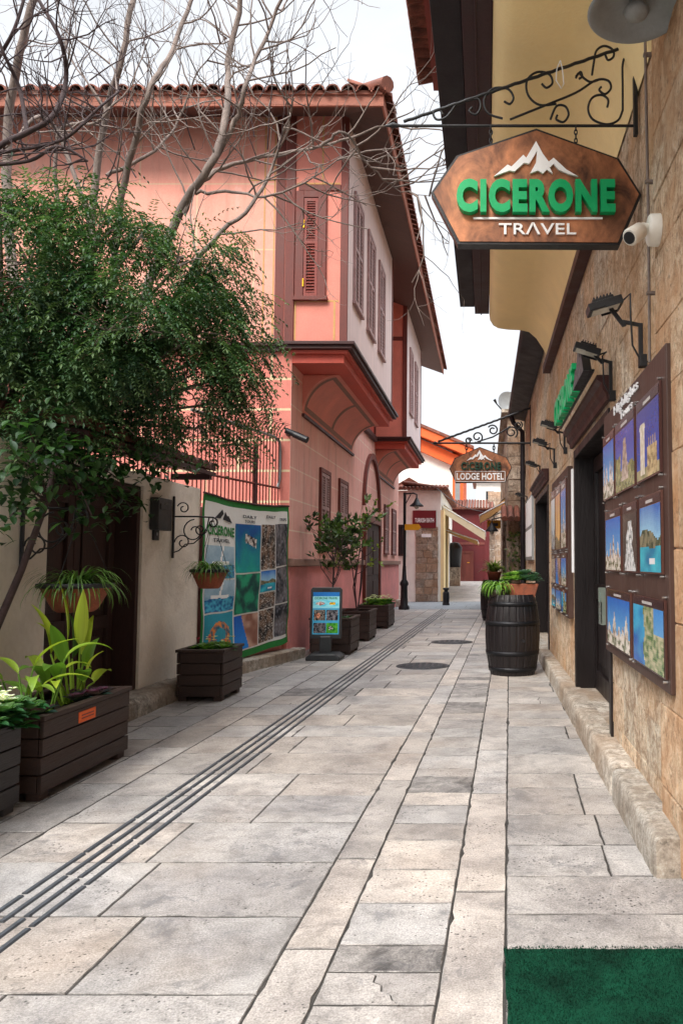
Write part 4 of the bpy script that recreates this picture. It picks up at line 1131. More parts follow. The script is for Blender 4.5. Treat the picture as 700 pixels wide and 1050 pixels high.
# ------------------------------------------------------------------ GARDEN WALL (left)
GX = -3.40
DY0, DY1 = 6.05, 7.72
gw = thing('garden_wall', 'low whitewashed garden wall with a dark doorway and tiled door canopy', 'wall', (GX - .2, 6, 0))
GZ = 2.28
def gwall(mb):
    def slabm(y0, y1, z0, z1):
        n = max(4, int((y1 - y0) / .12)); k = max(4, int((z1 - z0) / .12))
        mb.grid([[(GX + .008 * nz(lerp(y0, y1, i / n) * 3, lerp(z0, z1, j / k) * 3), lerp(y0, y1, i / n), lerp(z0, z1, j / k)) for j in range(k + 1)] for i in range(n + 1)])
        mb.box(GX - .35, GX - .012, y0, y1, z0, z1)
        mb.face([(GX - .012, y0, z0), (GX + .004, y0, z0), (GX + .004, y0, z1), (GX - .012, y0, z1)]); mb.face([(GX - .012, y1, z0), (GX + .004, y1, z0), (GX + .004, y1, z1), (GX - .012, y1, z1)])
    slabm(-1, DY0, 0, GZ); slabm(DY1, 9.25, 0, GZ); slabm(DY0, DY1, 2.16, GZ)
part('wall', 'whitewash', gw, gwall)
gd = part('door', 'doorwood', gw, lambda mb: mb.box(GX - .30, GX - .26, DY0 + .07, DY1 - .07, .17, 2.09), .004)
for k in range(2):
    a = DY0 + .08 + k * .755; b = a + .745
    def lf(mb):
        mb.box(GX - .26, GX - .225, a, a + .1, .18, 2.08); mb.box(GX - .26, GX - .225, b - .1, b, .18, 2.08)
        for zz, hh in ((.18, .15), (.78, .12), (1.92, .16)): mb.box(GX - .26, GX - .227, a + .1, b - .1, zz, zz + hh)
        mb.box(GX - .26, GX - .24, a + .17, b - .17, .40, .72); mb.box(GX - .26, GX - .24, a + .17, b - .17, .98, 1.84)
    part('leaf_panel', 'doorwood', gd, lf, .005)
part('frame', 'doorwood', gd, lambda mb: (mb.box(GX - .30, GX - .02, DY0 + .002, DY0 + .068, .17, 2.15), mb.box(GX - .30, GX - .02, DY1 - .068, DY1 - .002, .17, 2.15), mb.box(GX - .30, GX - .02, DY0 + .068, DY1 - .068, 2.09, 2.15)), .005)
part('handle', 'brass', gd, lambda mb: mb.tube([(GX - .225, 6.97, 1.0), (GX - .18, 6.97, 1.02), (GX - .18, 6.97, 1.14), (GX - .225, 6.97, 1.16)], .01, 8))
def canopy(mb):
    mb.obox((GX - .35, 5.75, 2.50), (.80, 0, -.16), (0, 2.75, 0), (0, 0, .04), (1, 1, 1), 1)
    y = 5.75
    while y < 8.5:
        for k in range(3):
            c = tone(.28, .5, .05); xx = GX + .45 - k * .3
            P = []
            for q, x_ in ((0, xx), (1, xx - .34)):
                rr = .085 - .012 * q; zc = 2.54 - .2 * (x_ - (GX - .35)) + .02 * (1 - q)
                P.append([(x_, y + rr * math.cos(a), zc + rr * math.sin(a)) for a in [PI * i / 7 for i in range(8)]])
            mb.grid(P, c); mb.face(P[0], c)
        y += .19
    mb.box(GX + .0, GX + .42, 5.80, 5.88, 2.30, 2.36, (1, 1, 1), 1); mb.box(GX + .0, GX + .42, 8.38, 8.46, 2.30, 2.36, (1, 1, 1), 1)
part('door_canopy', ['tile', 'darktrim'], gw, canopy)
mb = MB()
for (y0, y1) in ((5.9, 7.15), (7.16, 8.42)):
    n = 12; prof = [(-3.14, -.02), (-3.135, .05), (-3.15, .13), (-3.19, .165), (GX + .01, .168)]; c = tone(.55, .7, .03)
    P = [[(a + .015 * nz(lerp(y0, y1, i / n) * 4, b * 9), lerp(y0, y1, i / n), b + (.01 * nz(a * 7, lerp(y0, y1, i / n) * 5) if b > .1 else 0)) for a, b in prof] for i in range(n + 1)]
    mb.grid(P, c); mb.face(P[0] + [(GX + .01, y0, -.02)], c); mb.face(P[-1] + [(GX + .01, y1, -.02)], c)
mb.box(GX - .25, GX + .009, DY0 + .004, DY1 - .004, -.02, .166, (.6, .6, .6))
tag(mb.build('door_step', 'kerbstone'), 'worn grey stone step in front of the garden doorway', 'step')

# letter box and bell on the wall pillar
c = at(165, 527, X=GX + .05)
t = thing('letter_box', 'dark metal letter box on the whitewashed wall beside the door', 'letter box', (GX, c.y, c.z - .17))
part('box', 'greybox', t, lambda mb: mb.box(GX + .008, GX + .10, c.y - .17, c.y + .17, c.z - .17, c.z + .16), .008)
part('flap', 'greybox', t, lambda mb: mb.box(GX + .10, GX + .112, c.y - .14, c.y + .14, c.z + .04, c.z + .10), .003)
c = at(161, 548, X=GX + .03)
t = thing('door_bell', 'small black door bell plate just under the letter box', 'door bell', (GX, c.y, c.z))
part('plate', 'blackplastic', t, lambda mb: mb.box(GX + .006, GX + .03, c.y - .06, c.y + .06, c.z - .06, c.z + .06), .004)
part('button', 'greyenamel', t, lambda mb: mb.box(GX + .03, GX + .036, c.y - .015, c.y + .015, c.z - .01, c.z + .02))

# scroll brackets with hanging bowls
def frond_plant(mb, c, n, L, wd, cols, spread=1.0, droop=1.3):
    for i in range(n):
        a = rnd.uniform(0, 2 * PI); l = L * rnd.uniform(.55, 1.1); el = rnd.uniform(.5, 1.35)
        d = Vector((math.cos(a), math.sin(a), 0)); p = Vector(c) + d * rnd.uniform(0, .08); col = mixc(cols[0], cols[1], rnd.random()); k = 7
        A, B = [], []; s = Vector((-d.y, d.x, 0)); ang = el
        q = p.copy()
        for j in range(k + 1):
            ww = wd * (1 - (j / k) ** 2) * .5 + .0005
            A.append(q - s * ww); B.append(q + s * ww)
            q = q + (d * math.cos(ang) * spread + ZA * math.sin(ang)) * (l / k); ang -= droop * 2.0 / k * rnd.uniform(.7, 1.3)
        mb.grid([A, B], col)
def scroll_bracket(label, Y, cz, label2, label3, bowlx, bowlz, rb):
    g = 'scroll brackets on the garden wall'
    t = thing('plant_bracket', label, 'bracket', (GX, Y, cz), g)
    z0, z1 = cz - .31, cz + .36
    part('wall_bar', 'iron', t, lambda mb: mb.box(GX + .006, GX + .026, Y - .014, Y + .014, z0, z1), .003)
    o = lambda x, z: Vector((GX + .02 + x, Y, cz + z))
    part('arm', 'iron', t, lambda mb: mb.tube([o(0, .14), o(.25, .14), o(.42, .13)] + spiral(o(.42, .07), .06, PI / 2, -1.1, XA, ZA, 14, .3), .009, 7))
    for pts in (spiral(o(.22, -.02), .13, PI * .5, 1.2, XA, ZA, 22, .25), spiral(o(.10, -.14), .09, PI, -1.2, XA, ZA, 18, .25), spiral(o(.10, .23), .07, PI * .9, -1.2, XA, ZA, 18, .25), spiral(o(.29, .0), .07, 0, -1.2, XA, ZA, 18, .3), [o(.0, -.25), o(.06, -.23), o(.13, -.16), o(.22, -.15), o(.30, -.08), o(.36, .02), o(.38, .13)]):
        mb = MB(); mb.tube(pts, .007, 6); mb.build('scroll', 'iron', t)
    b = thing('hanging_bowl', label2, 'hanging pot', (bowlx, Y, bowlz), 'terracotta bowls hung from the brackets')
    c0 = Vector((bowlx, Y, bowlz))
    part('bowl', 'terracotta', b, lambda mb: mb.lathe([(.001, 0), (rb * .5, .0), (rb * .62, .02), (rb * .85, .12), (rb * .96, .17), (rb, .172), (rb * .98, .19), (rb * .9, .185), (rb * .86, .16), (.001, .15)], c0, 32))
    part('rim_ring', 'iron', b, lambda mb: mb.lathe([(rb * 1.0, .172), (rb * 1.08, .176), (rb * 1.08, .205), (rb * 1.0, .208), (rb * .99, .19)], c0, 32))
    def hang(mb):
        top = Vector((GX + .44, Y, cz + .12))
        for k in range(3):
            a = 2 * PI * k / 3 + .5; mb.tube([c0 + Vector((math.cos(a) * rb, math.sin(a) * rb, .2)), top], .003, 5)
    part('hanger', 'iron', b, hang)
    part('soil', 'soil', b, lambda mb: mb.lathe([(rb * .9, .165), (.001, .18)], c0, 20))
    pl = thing('spider_plant', label3, 'plant', c0 + Vector((0, 0, .17)), 'grassy plants in the hanging bowls')
    part('leaves', 'leafgloss', pl, lambda mb: frond_plant(mb, c0 + Vector((0, 0, .17)), 190, rb * 1.75, .016, (P3(34, 62, 26), P3(110, 150, 70)), 1.0, 1.25))
c = at(78, 606, X=-2.98)
scroll_bracket('black scroll bracket on the wall left of the garden door', c.y, 1.66, 'wide terracotta bowl hanging in front of the garden door', 'spiky green plant spilling from the wider hanging bowl by the door', -2.98, c.z - .15, .24)
c = at(215, 592, X=-2.98)
scroll_bracket('black scroll bracket on the wall between the letter box and the banner', c.y, 1.76, 'small terracotta bowl hanging in front of the printed banner', 'dense green plant in the small bowl before the banner', -2.98, c.z - .12, .19)

# ------------------------------------------------------------------ banner, its low wall and the railing
A0, A1 = Vector((-3.42, 9.27, 0)), Vector((-2.93, 11.46, 0))
dA = (A1 - A0).normalized(); nA = Vector((dA.y, -dA.x, 0))
LA = (A1 - A0).length
mb = MB(); mb.obox(A0 - nA * .34 + Vector((0, 0, -.02)), dA * LA, nA * .30, ZA * 2.1)
tag(mb.build('low_wall', 'pinkplinth', None, .01), 'low painted wall carrying the railing behind the printed banner', 'wall')
mb = MB()
x = 0
while x < LA + .9:
    L = min(rnd.uniform(.6, .95), LA + 1.2 - x); stone_block(mb, A0 + nA * .20 + dA * (x - .7) + ZA * -.02, dA, ZA, nA, L, .17, .3, tone(.75, .95), .012, .006)
    mb.obox(A0 - nA * .1 + dA * (x - .7) + ZA * -.02, dA * (L - .006), nA * .3, ZA * .165, (.8, .8, .8)); x += L
tag(mb.build('kerb_course', 'kerbstone'), kind='structure')
zb0 = .16; 
tl = at(200, 506, Y=A0.y).z; tr = at(296, 520, Y=A1.y).z
def bsurf(u, v, l):
    top = lerp(tl, tr, u) - .05 * math.sin(PI * u); bot = lerp(.10, .25, u)
    wv = .018 * math.sin(u * 9 + v * 2) + .02 * nz(u * 4, v * 5) + .012 * math.sin(v * 11 + u * 4) * (1 - v)
    p = A0.lerp(A1, u) + nA * (.05 + wv + l); return (p.x, p.y, lerp(bot, top, v) + .012 * nz(u * 6, v * 3, 4))
bn = thing('banner', 'large printed banner with green border and a grid of travel photos', 'banner', A0.lerp(A1, .5))
def cl(mb):
    plain(mb, bsurf, 0, 1, 0, 1, P3(36, 120, 52), 0, 40); plain(mb, bsurf, .015, .975, .045, .965, P3(226, 226, 222), .004, 40)
    plain(mb, bsurf, 0, 1, 0, 1, P3(60, 120, 70), -.004, 40)
part('cloth', 'cloth', bn, cl)
cells = [('boats', .025, .335, .52, .715), ('boats', .025, .335, .325, .51), ('logo', .02, .335, .05, .315),
         ('boat', .35, .61, .55, .865), ('green', .35, .61, .285, .54), ('shore', .35, .61, .055, .275),
         ('crowd', .62, .79, .56, .87), ('sea', .62, .79, .405, .55), ('crowd', .62, .79, .29, .395), ('crowd', .62, .79, .06, .28),
         ('dark', .80, .972, .57, .875), ('dark', .80, .972, .305, .56), ('dark', .80, .972, .07, .295)]
for k, (kind, u0, u1, v0, v1) in enumerate(cells):
    mb = MB(); picture(mb, kind, bsurf, u0, u1, v0, v1, k * 3.3, 30, 36, .009); mb.build('photo', 'cloth', bn)
def bt(mb):
    def tx(s, u0, u1, v0, v1, col, off=.02):
        i0 = len(mb.v); put_text(mb, s, (0, 0, 0), XA, YA, ZA, 1, 1, .001, off, col)
        for i in range(i0, len(mb.v)):
            a, b, c_ = mb.v[i]; mb.v[i] = tuple(bsurf(lerp(u0, u1, a), lerp(v0, v1, b), .012 + c_))
    tx('CICERONE', .035, .335, .775, .835, P3(40, 120, 50), .04)
    tx('TRAVEL', .09, .28, .735, .758, P3(60, 60, 60)); tx('DAILY', .42, .56, .905, .925, P3(60, 60, 64)); tx('TOURS', .44, .54, .875, .893, P3(60, 60, 64)); tx('DAILY', .68, .80, .915, .935, P3(60, 60, 64)); tx('TRIPS', .86, .95, .895, .915, P3(60, 60, 64))
    for tri in (((.11, .875), (.19, .935), (.205, .91), (.17, .878)), ((.20, .875), (.225, .925), (.25, .90), (.262, .906), (.31, .862))):
        mb.face([bsurf(u, v, .012) for u, v in tri], P3(40, 40, 44))
part('banner_print', 'cloth', bn, bt)
part('top_rope', 'darktrim', bn, lambda mb: mb.tube([Vector(bsurf(u / 20, 1, .0)) + ZA * .012 for u in range(21)], .014, 8))

rl = thing('railing', 'reddish iron railing with outward curved spikes above the banner', 'railing', A0.lerp(A1, .5) + ZA * 2.1)
zr1 = at(262, 432, X=-3.0).z; zr0 = at(250, 486, X=-3.0).z
rx = A0 - nA * .12
part('lower_rail', 'rust', rl, lambda mb: mb.tube([rx + dA * 0 + ZA * zr0, rx + dA * LA + ZA * zr0], .016, 8))
part('upper_rail', 'greyenamel', rl, lambda mb: mb.tube([rx + ZA * zr1, rx + dA * (LA - .2) + ZA * zr1, rx + dA * (LA - .03) + ZA * (zr1 - .05), rx + dA * LA + ZA * (zr1 - .2), rx + dA * LA + ZA * (zr0 + .15), rx + dA * (LA - .06) + ZA * zr0], .022, 8))
part('post', 'darktrim', rl, lambda mb: mb.box(*(lambda p: (p.x - .03, p.x + .03, p.y - .03, p.y + .03))(rx + dA * (LA * .68)), 2.08, zr0 + .55))
nb = 25
bar0 = None
for i in range(nb):
    p = rx + dA * (LA * (i + .5) / nb)
    if bar0 is None:
        mb = MB(); mb.tube([p + ZA * 2.08, p + ZA * (zr1 - .02), p + ZA * (zr1 + .08) + nA * .02, p + ZA * (zr1 + .18) + nA * .10, p + ZA * (zr1 + .20) + nA * .2], [.009, .009, .009, .008, .002], 6); bar0 = mb.build('bar', 'rust', rl); p0 = p
    else:
        o = bar0.copy(); COL.objects.link(o); o.location = p - p0
rl2 = thing('railing', 'dark iron railing behind the foliage on top of the garden wall', 'railing', (GX - .25, 6.5, GZ))
part('lower_rail', 'rust', rl2, lambda mb: mb.tube([(GX - .3, 3.5, 2.52), (GX - .3, 9.3, 2.52)], .014, 8)); part('upper_rail', 'rust', rl2, lambda mb: mb.tube([(GX - .3, 3.5, 3.3), (GX - .3, 9.3, 3.3)], .016, 8))
bar0 = None
for i in range(58):
    p = Vector((GX - .3, 3.55 + i * .1, 0))
    if bar0 is None:
        mb = MB(); mb.tube([p + ZA * 2.27, p + ZA * 3.3, p + ZA * 3.4 + XA * .02, p + ZA * 3.5 + XA * .1, p + ZA * 3.52 + XA * .18], [.008, .008, .008, .007, .002], 6); bar0 = mb.build('bar', 'rust', rl2); p0 = p
    else:
        o = bar0.copy(); COL.objects.link(o); o.location = p - p0
# ------------------------------------------------------------------ planters
def planter(label, x0, x1, y0, y1, h, m='planter', group='wooden planter boxes along the houses'):
    t = thing('planter_box', label, 'planter', ((x0 + x1) / 2, (y0 + y1) / 2, 0), group)
    zf = .045; nb = max(3, round((h - zf) / .115)); bh = (h - zf - .03) / nb
    def panel(axis, c, a, b, sgn):
        def f(mb):
            for i in range(nb):
                z0 = zf + i * bh; j = rnd.uniform(-.004, .004); k = tone(.8, 1.2)
                if axis == 'y': mb.box(c - .012 + j, c + .012 + j, a + rnd.uniform(0, .006), b - rnd.uniform(0, .006), z0 + .004, z0 + bh - .004, k)
                else: mb.box(a, b, c - .012 + j, c + .012 + j, z0 + .004, z0 + bh - .004, k)
        part('side_panel', m, t, f, .004)
    panel('y', x1 - .014, y0, y1, 1); panel('y', x0 + .014, y0, y1, 1); panel('x', y0 + .014, x0 + .03, x1 - .03, 1); panel('x', y1 - .014, x0 + .03, x1 - .03, 1)
    def rim(mb):
        mb.box(x1 - .05, x1 + .012, y0 - .012, y1 + .012, h - .03, h); mb.box(x0 - .012, x0 + .05, y0 - .012, y1 + .012, h - .03, h)
        mb.box(x0 + .052, x1 - .052, y0 - .012, y0 + .05, h - .03, h - .001); mb.box(x0 + .052, x1 - .052, y1 - .05, y1 + .012, h - .03, h - .001)
    part('rim', m, t, rim, .005)
    for (fx, fy) in ((x0 + .02, y0 + .02), (x1 - .10, y0 + .02), (x0 + .02, y1 - .12), (x1 - .10, y1 - .12)):
        part('foot', m, t, lambda mb: mb.box(fx, fx + .08, fy, fy + .10, 0, zf + .01), .004)
    def soil(mb):
        n = 12; mb.grid([[(lerp(x0 + .03, x1 - .03, i / n), lerp(y0 + .03, y1 - .03, j / n), h - .07 + .02 * nz(i * .9, j * .9, x0)) for j in range(n + 1)] for i in range(n + 1)])
        mb.box(x0 + .04, x1 - .04, y0 + .04, y1 - .04, zf, h - .12)
    part('soil', 'soil', t, soil)
    return t
def broad_leaf(mb, base, d, L, W, col, el=.9, bend=1.2, fold=.25, tip=.0, n=8, stalk=.0):
    d = Vector(d).normalized(); s = Vector((-d.y, d.x, 0)); q = Vector(base); ang = el; rows = []
    for j in range(n + 1):
        t = j / n
        ww = W * .5 * (math.sin(PI * min(1, t ** .75)) ** .8 if 0 < t < 1 else .01)
        up = d * -math.sin(ang) + ZA * math.cos(ang)
        rows.append([q - s * ww + up * ww * fold, q - s * ww * .5 + up * ww * fold * .35, q, q + s * ww * .5 + up * ww * fold * .35, q + s * ww + up * ww * fold])
        q = q + (d * math.cos(ang) + ZA * math.sin(ang)) * (L / n); ang -= bend / n
    dk = mulc(col, .75)
    mb.grid(rows, lambda i, j: col if j in (0, 3) else mixc(col, dk, .5))
def rosette(mb, c, r, n, cols, el0=.15, el1=1.2):
    for i in range(n):
        a = i * 2.4 + rnd.uniform(-.2, .2); t = i / n
        broad_leaf(mb, Vector(c) + Vector((math.cos(a), math.sin(a), 0)) * r * .1, (math.cos(a), math.sin(a), 0), r * lerp(1.0, .5, t) * rnd.uniform(.85, 1.1), r * lerp(.62, .4, t), mixc(cols[0], cols[1], t + rnd.uniform(-.15, .15)), lerp(el0, el1, t), .5, .3, n=5)
def flower(mb, c, r, col, cen=P3(240, 200, 60)):
    for i in range(6):
        a = 2 * PI * i / 6 + rnd.random(); d = Vector((math.cos(a), math.sin(a), 0)); s = Vector((-d.y, d.x, 0)); c0 = Vector(c)
        mb.face([c0, c0 + d * r * .6 - s * r * .38 + ZA * r * .3, c0 + d * r + ZA * r * .35, c0 + d * r * .6 + s * r * .38 + ZA * r * .3], col)
    mb.face([Vector(c) + Vector((math.cos(a), math.sin(a), 0)) * r * .22 + ZA * r * .2 for a in [2 * PI * k / 5 for k in range(5)]], cen)

G1, G2, G3 = P3(38, 80, 32), P3(108, 150, 56), P3(176, 196, 62)
# planter A and its white flowers
planter('long grey planter box in the left corner with white flowers', -3.16, -2.64, 3.30, 4.52, .50, 'plantergrey')
t = thing('flowering_plant', 'low green plants with creamy white blooms in the grey planter box', 'flowers', (-2.9, 4.1, .45))
def fl(mb):
    for i in range(34):
        c = (rnd.uniform(-3.06, -2.64), rnd.uniform(3.6, 4.50), .46 + rnd.uniform(0, .10)); rosette(mb, c, rnd.uniform(.10, .15), 13, (P3(30, 84, 44), P3(84, 140, 76)), .2, 1.1)
part('leaves', 'leafgloss', t, fl)
def fl2(mb):
    for i in range(22): rosette(mb, (rnd.uniform(-2.86, -2.58), rnd.uniform(4.15, 4.56), .50 + rnd.uniform(0, .10)), rnd.uniform(.09, .13), 13, (P3(34, 84, 46), P3(120, 160, 100)), .2, 1.1)
part('overhanging_leaves', 'leafgloss', t, fl2)
def bl(mb):
    for i in range(30): flower(mb, (rnd.uniform(-2.84, -2.58), rnd.uniform(4.15, 4.54), .64 + rnd.uniform(0, .05)), rnd.uniform(.026, .04), mixc(P3(240, 240, 226), P3(214, 226, 180), rnd.random()))

    for i in range(46): flower(mb, (rnd.uniform(-3.04, -2.64), rnd.uniform(3.8, 4.48), .60 + rnd.uniform(0, .05)), rnd.uniform(.028, .042), mixc(P3(236, 240, 220), P3(206, 226, 180), rnd.random()))
part('blossoms', 'petal', t, bl)
# planter B
pb = planter('long dark brown planter box with an orange plate in front of the garden door', -3.14, -2.60, 4.66, 5.78, .50)
part('plate', 'orange', pb, lambda mb: mb.box(-2.602, -2.594, 5.06, 5.27, .375, .445), .003)
part('plate_mark', 'rust', pb, lambda mb: (mb.box(-2.594, -2.592, 5.09, 5.24, .417, .424), mb.box(-2.594, -2.592, 5.09, 5.24, .398, .405)))
t = thing('broad_leaf_plant', 'tall plant with broad yellow green leaves in the brown planter box', 'plant', (-2.92, 5.0, .45))
def bp(mb):
    for (px, py, bx, by, X, W, cc, bend) in ((62, 608, 75, 700, -2.95, .10, G3, .3), (85, 618, 80, 700, -2.80, .10, G3, -.1), (100, 660, 84, 700, -2.74, .12, G2, 1.1), (40, 645, 68, 702, -3.05, .10, G3, 1.4), (22, 690, 64, 704, -2.95, .14, G2, 1.9), (104, 672, 80, 705, -2.72, .09, P3(196, 206, 60), 1.3), (86, 690, 84, 712, -2.70, .11, G2, .9), (55, 650, 72, 700, -2.82, .11, G2, .5), (72, 640, 76, 700, -2.90, .13, G1, .6), (36, 630, 66, 700, -3.08, .09, G3, .9), (94, 640, 80, 700, -2.86, .09, G3, .8), (48, 690, 70, 705, -2.75, .13, G2, 1.6), (112, 690, 84, 706, -2.80, .10, G3, 1.7)):
        base = at(bx, by, X=-2.86); base.z = .44; tip = at(px, py, X=X)
        v = tip - base; stem = base + v * .45 + Vector((0, 0, v.length * .10))
        mb.tube([base, base.lerp(stem, .5) + Vector((0, 0, .03)), stem], [.010, .008, .006], 6, mixc(G2, G3, .4))
        d = tip - stem; L = d.length * 1.05; dh = Vector((d.x, d.y, 0)); 
        if dh.length < .02: dh = Vector((.3, -.6, 0))
        broad_leaf(mb, stem, dh, L * 1.25, W * .92, mixc(cc, G2, rnd.uniform(0, .25)), math.atan2(d.z, dh.length) + bend * .45, bend, .3, n=10)
    for i in range(14):
        b = Vector((rnd.uniform(-3.0, -2.75), rnd.uniform(4.85, 5.25), .44)); a = rnd.uniform(0, 6.28)
        top = b + Vector((math.cos(a) * .08, math.sin(a) * .08, rnd.uniform(.12, .36))); mb.tube([b, b.lerp(top, .5), top], [.008, .007, .005], 5, G2)
        broad_leaf(mb, top, (math.cos(a), math.sin(a), 0), rnd.uniform(.20, .34), rnd.uniform(.05, .085), mixc(G2, G3, rnd.random()), rnd.uniform(.5, 1.3), rnd.uniform(.8, 1.8), .3)
part('leaves', 'leafgloss', t, bp)
t = thing('ornamental_cabbage', 'purple and blue green ornamental cabbages in the brown planter box', 'plant', (-2.9, 5.2, .45))
def oc(mb):
    for (y, x) in ((4.78, -2.72), (4.9, -2.95), (5.30, -2.74), (5.48, -2.9), (5.6, -2.72), (5.66, -3.0), (5.42, -2.70), (4.75, -3.0)): rosette(mb, (x, y, .47), rnd.uniform(.10, .14), 22, (P3(40, 66, 62), P3(112, 48, 84)), .45, 1.45)
part('leaves', 'leafgloss', t, oc)
# planter C
planter('square dark planter box below the printed banner', -3.13, -2.655, 7.98, 8.62, .52)
t = thing('bedding_plant', 'low leafy plants with small pale flowers in the box below the banner', 'plant', (-2.9, 8.3, .47))
def bd(mb):
    for i in range(26): rosette(mb, (rnd.uniform(-3.06, -2.72), rnd.uniform(8.05, 8.55), .46 + rnd.uniform(0, .05)), rnd.uniform(.08, .14), 10, (G1, G2), .3, 1.2)
part('leaves', 'leafgloss', t, bd)
part('blossoms', 'petal', t, lambda mb: [flower(mb, (rnd.uniform(-3.04, -2.72), rnd.uniform(8.05, 8.5), .57 + rnd.uniform(0, .05)), .026, rnd.choice((P3(226, 200, 120), P3(240, 236, 200), P3(190, 60, 90)))) for i in range(16)])
# planters D E F
planter('dark planter box half hidden by the pavement sign', -2.68, -2.05, 11.95, 12.75, .56)
planter('middle planter box by the pink house, with a thin climbing plant', -2.70, -2.07, 14.0, 14.9, .54)
planter('farthest planter box by the pink house, with white flowers', -2.72, -2.07, 16.7, 17.8, .50)
t = thing('flowering_plant', 'mass of white and green flowers in the farthest planter by the pink house', 'flowers', (-2.4, 17.2, .45))
part('leaves', 'leafgloss', t, lambda mb: [rosette(mb, (rnd.uniform(-2.66, -2.12), rnd.uniform(16.8, 17.7), .45 + rnd.uniform(0, .12)), rnd.uniform(.12, .18), 9, (G1, P3(120, 150, 60)), .3, 1.2) for i in range(36)])
part('blossoms', 'petal', t, lambda mb: [flower(mb, (rnd.uniform(-2.64, -2.14), rnd.uniform(16.75, 17.7), .60 + rnd.uniform(0, .08)), .035, P3(230, 230, 190)) for i in range(40)])

# ------------------------------------------------------------------ woody plants
def leaf_quad(mb, c, d, L, W, col, nrm=None):
    d = d.normalized(); s = d.cross(nrm or Vector((rnd.gauss(0, 1), rnd.gauss(0, 1), rnd.gauss(0, 1)))); 
    if s.length < 1e-4: s = d.orthogonal()
    s.normalize(); n = s.cross(d)
    a = c; b = c + d * L
    m1 = c + d * L * .45 + s * W * .5 + n * W * .15; m2 = c + d * L * .45 - s * W * .5 + n * W * .15
    i = len(mb.v); mb.v += [tuple(a), tuple(m1), tuple(b), tuple(m2)]
    mb.f += [(i, i + 1, i + 2), (i, i + 2, i + 3)]; mb.c += [col, col]; mb.m += [0, 0]; mb.sm += [False, False]
def pinnate(mb, p, d, L, k, ll, lw, col, droop=.5):
    d = Vector(d).normalized(); side = d.cross(ZA)
    if side.length < .05: side = XA.copy()
    side.normalize(); q = Vector(p)
    for i in range(k):
        q = q + d * (L / k); d = (d - ZA * droop / k).normalized()
        for s in (-1, 1):
            leaf_quad(mb, q, d * .6 + side * s * .8 - ZA * rnd.uniform(-.1, .35), ll * rnd.uniform(.8, 1.2), lw, mixc(col, mulc(col, rnd.uniform(.7, 1.35)), .6), ZA + side * s * .3)
    leaf_quad(mb, q, d, ll * 1.1, lw, col, ZA)
def twigs(mb, p, d, L, r, depth, mincol=(1, 1, 1), up=.15, wig=.28, ends=None, nchild=(2, 3), n=6):
    pts = [Vector(p)]; d = Vector(d).normalized(); q = Vector(p)
    for i in range(n):
        d = (d + Vector((rnd.gauss(0, wig), rnd.gauss(0, wig), rnd.gauss(0, wig))) * .5 + ZA * up * .3).normalized()
        q = q + d * (L / n); pts.append(q.copy())
    mb.tube(pts, [lerp(r, r * .45, i / n) for i in range(n + 1)], 5 if r < .02 else 8, mincol, 0, False)
    if ends is not None and depth <= 1: ends.append((q.copy(), d.copy()))
    if depth > 0:
        for k in range(rnd.randint(*nchild)):
            j = rnd.randint(2, n); dd = (pts[j] - pts[j - 1]).normalized()
            ax = Vector((rnd.gauss(0, 1), rnd.gauss(0, 1), rnd.gauss(0, 1))); ax = (ax - dd * ax.dot(dd)).normalized()
            an = rnd.uniform(.45, 1.0); d2 = dd * math.cos(an) + ax * math.sin(an)
            twigs(mb, pts[j], d2, L * rnd.uniform(.5, .8), r * lerp(.62, .42, j / n), depth - 1, mincol, up, wig, ends, nchild, n)

# slim shrub in planter D
t = thing('potted_shrub', 'slender dark leafed shrub standing in the box behind the pavement sign', 'shrub', (-2.42, 12.3, .5))
ends = []
mb = MB(); b0 = Vector((-2.42, 12.3, .45)); mb.tube([b0, b0 + Vector((.01, 0, .4)), b0 + Vector((.03, 0, .8)), b0 + Vector((.0, 0, 1.2))], [.02, .017, .014, .01], 7)
for i in range(13):
    z = rnd.uniform(.5, 1.2); a = rnd.uniform(0, 6.28); twigs(mb, b0 + Vector((.02, 0, z)), (math.cos(a) * .7, math.sin(a) * .7, rnd.uniform(.3, 1.0)), rnd.uniform(.35, .62), .008, 2, up=.25, ends=ends)
mb.build('stem', 'barkdark', t)
def shl(mb):
    for p, d in ends:
        for k in range(rnd.randint(5, 10)):
            a = d + Vector((rnd.gauss(0, .8), rnd.gauss(0, .8), rnd.gauss(-.1, .6))); leaf_quad(mb, p - d * rnd.uniform(0, .12), a, rnd.uniform(.08, .13), .05, mixc(P3(28, 46, 24), P3(74, 96, 44), rnd.random()))
part('leaves', 'leafgloss', t, shl)
t = thing('climbing_plant', 'thin climbing plant with sparse leaves beside the pink house door', 'plant', (-2.4, 14.5, .5))
ends = []; mb = MB(); b0 = Vector((-2.38, 14.45, .45))
for i in range(5):
    mb.tube([b0 + Vector((rnd.uniform(-.06, .06), rnd.uniform(-.1, .1), 0)), b0 + Vector((rnd.uniform(-.1, .1), 0, .5)), b0 + Vector((rnd.uniform(-.12, .12), rnd.uniform(-.1, .1), 1.1)), b0 + Vector((rnd.uniform(-.2, .2), 0, 1.5))], [.012, .011, .009, .006], 6)
for i in range(13):
    a = rnd.uniform(0, 6.28); twigs(mb, b0 + Vector((0, 0, rnd.uniform(.6, 1.5))), (math.cos(a), math.sin(a) * .6, rnd.uniform(.1, 1.1)), rnd.uniform(.4, .8), .007, 1, up=.1, ends=ends)
mb.build('stem', 'barkdark', t)
def shl(mb):
    for p, d in ends:
        for k in range(5):
            a = d + Vector((rnd.gauss(0, .8), rnd.gauss(0, .8), rnd.gauss(-.1, .6))); leaf_quad(mb, p - d * rnd.uniform(0, .2), a, rnd.uniform(.07, .12), .05, mixc(P3(60, 84, 34), P3(140, 156, 70), rnd.random()))
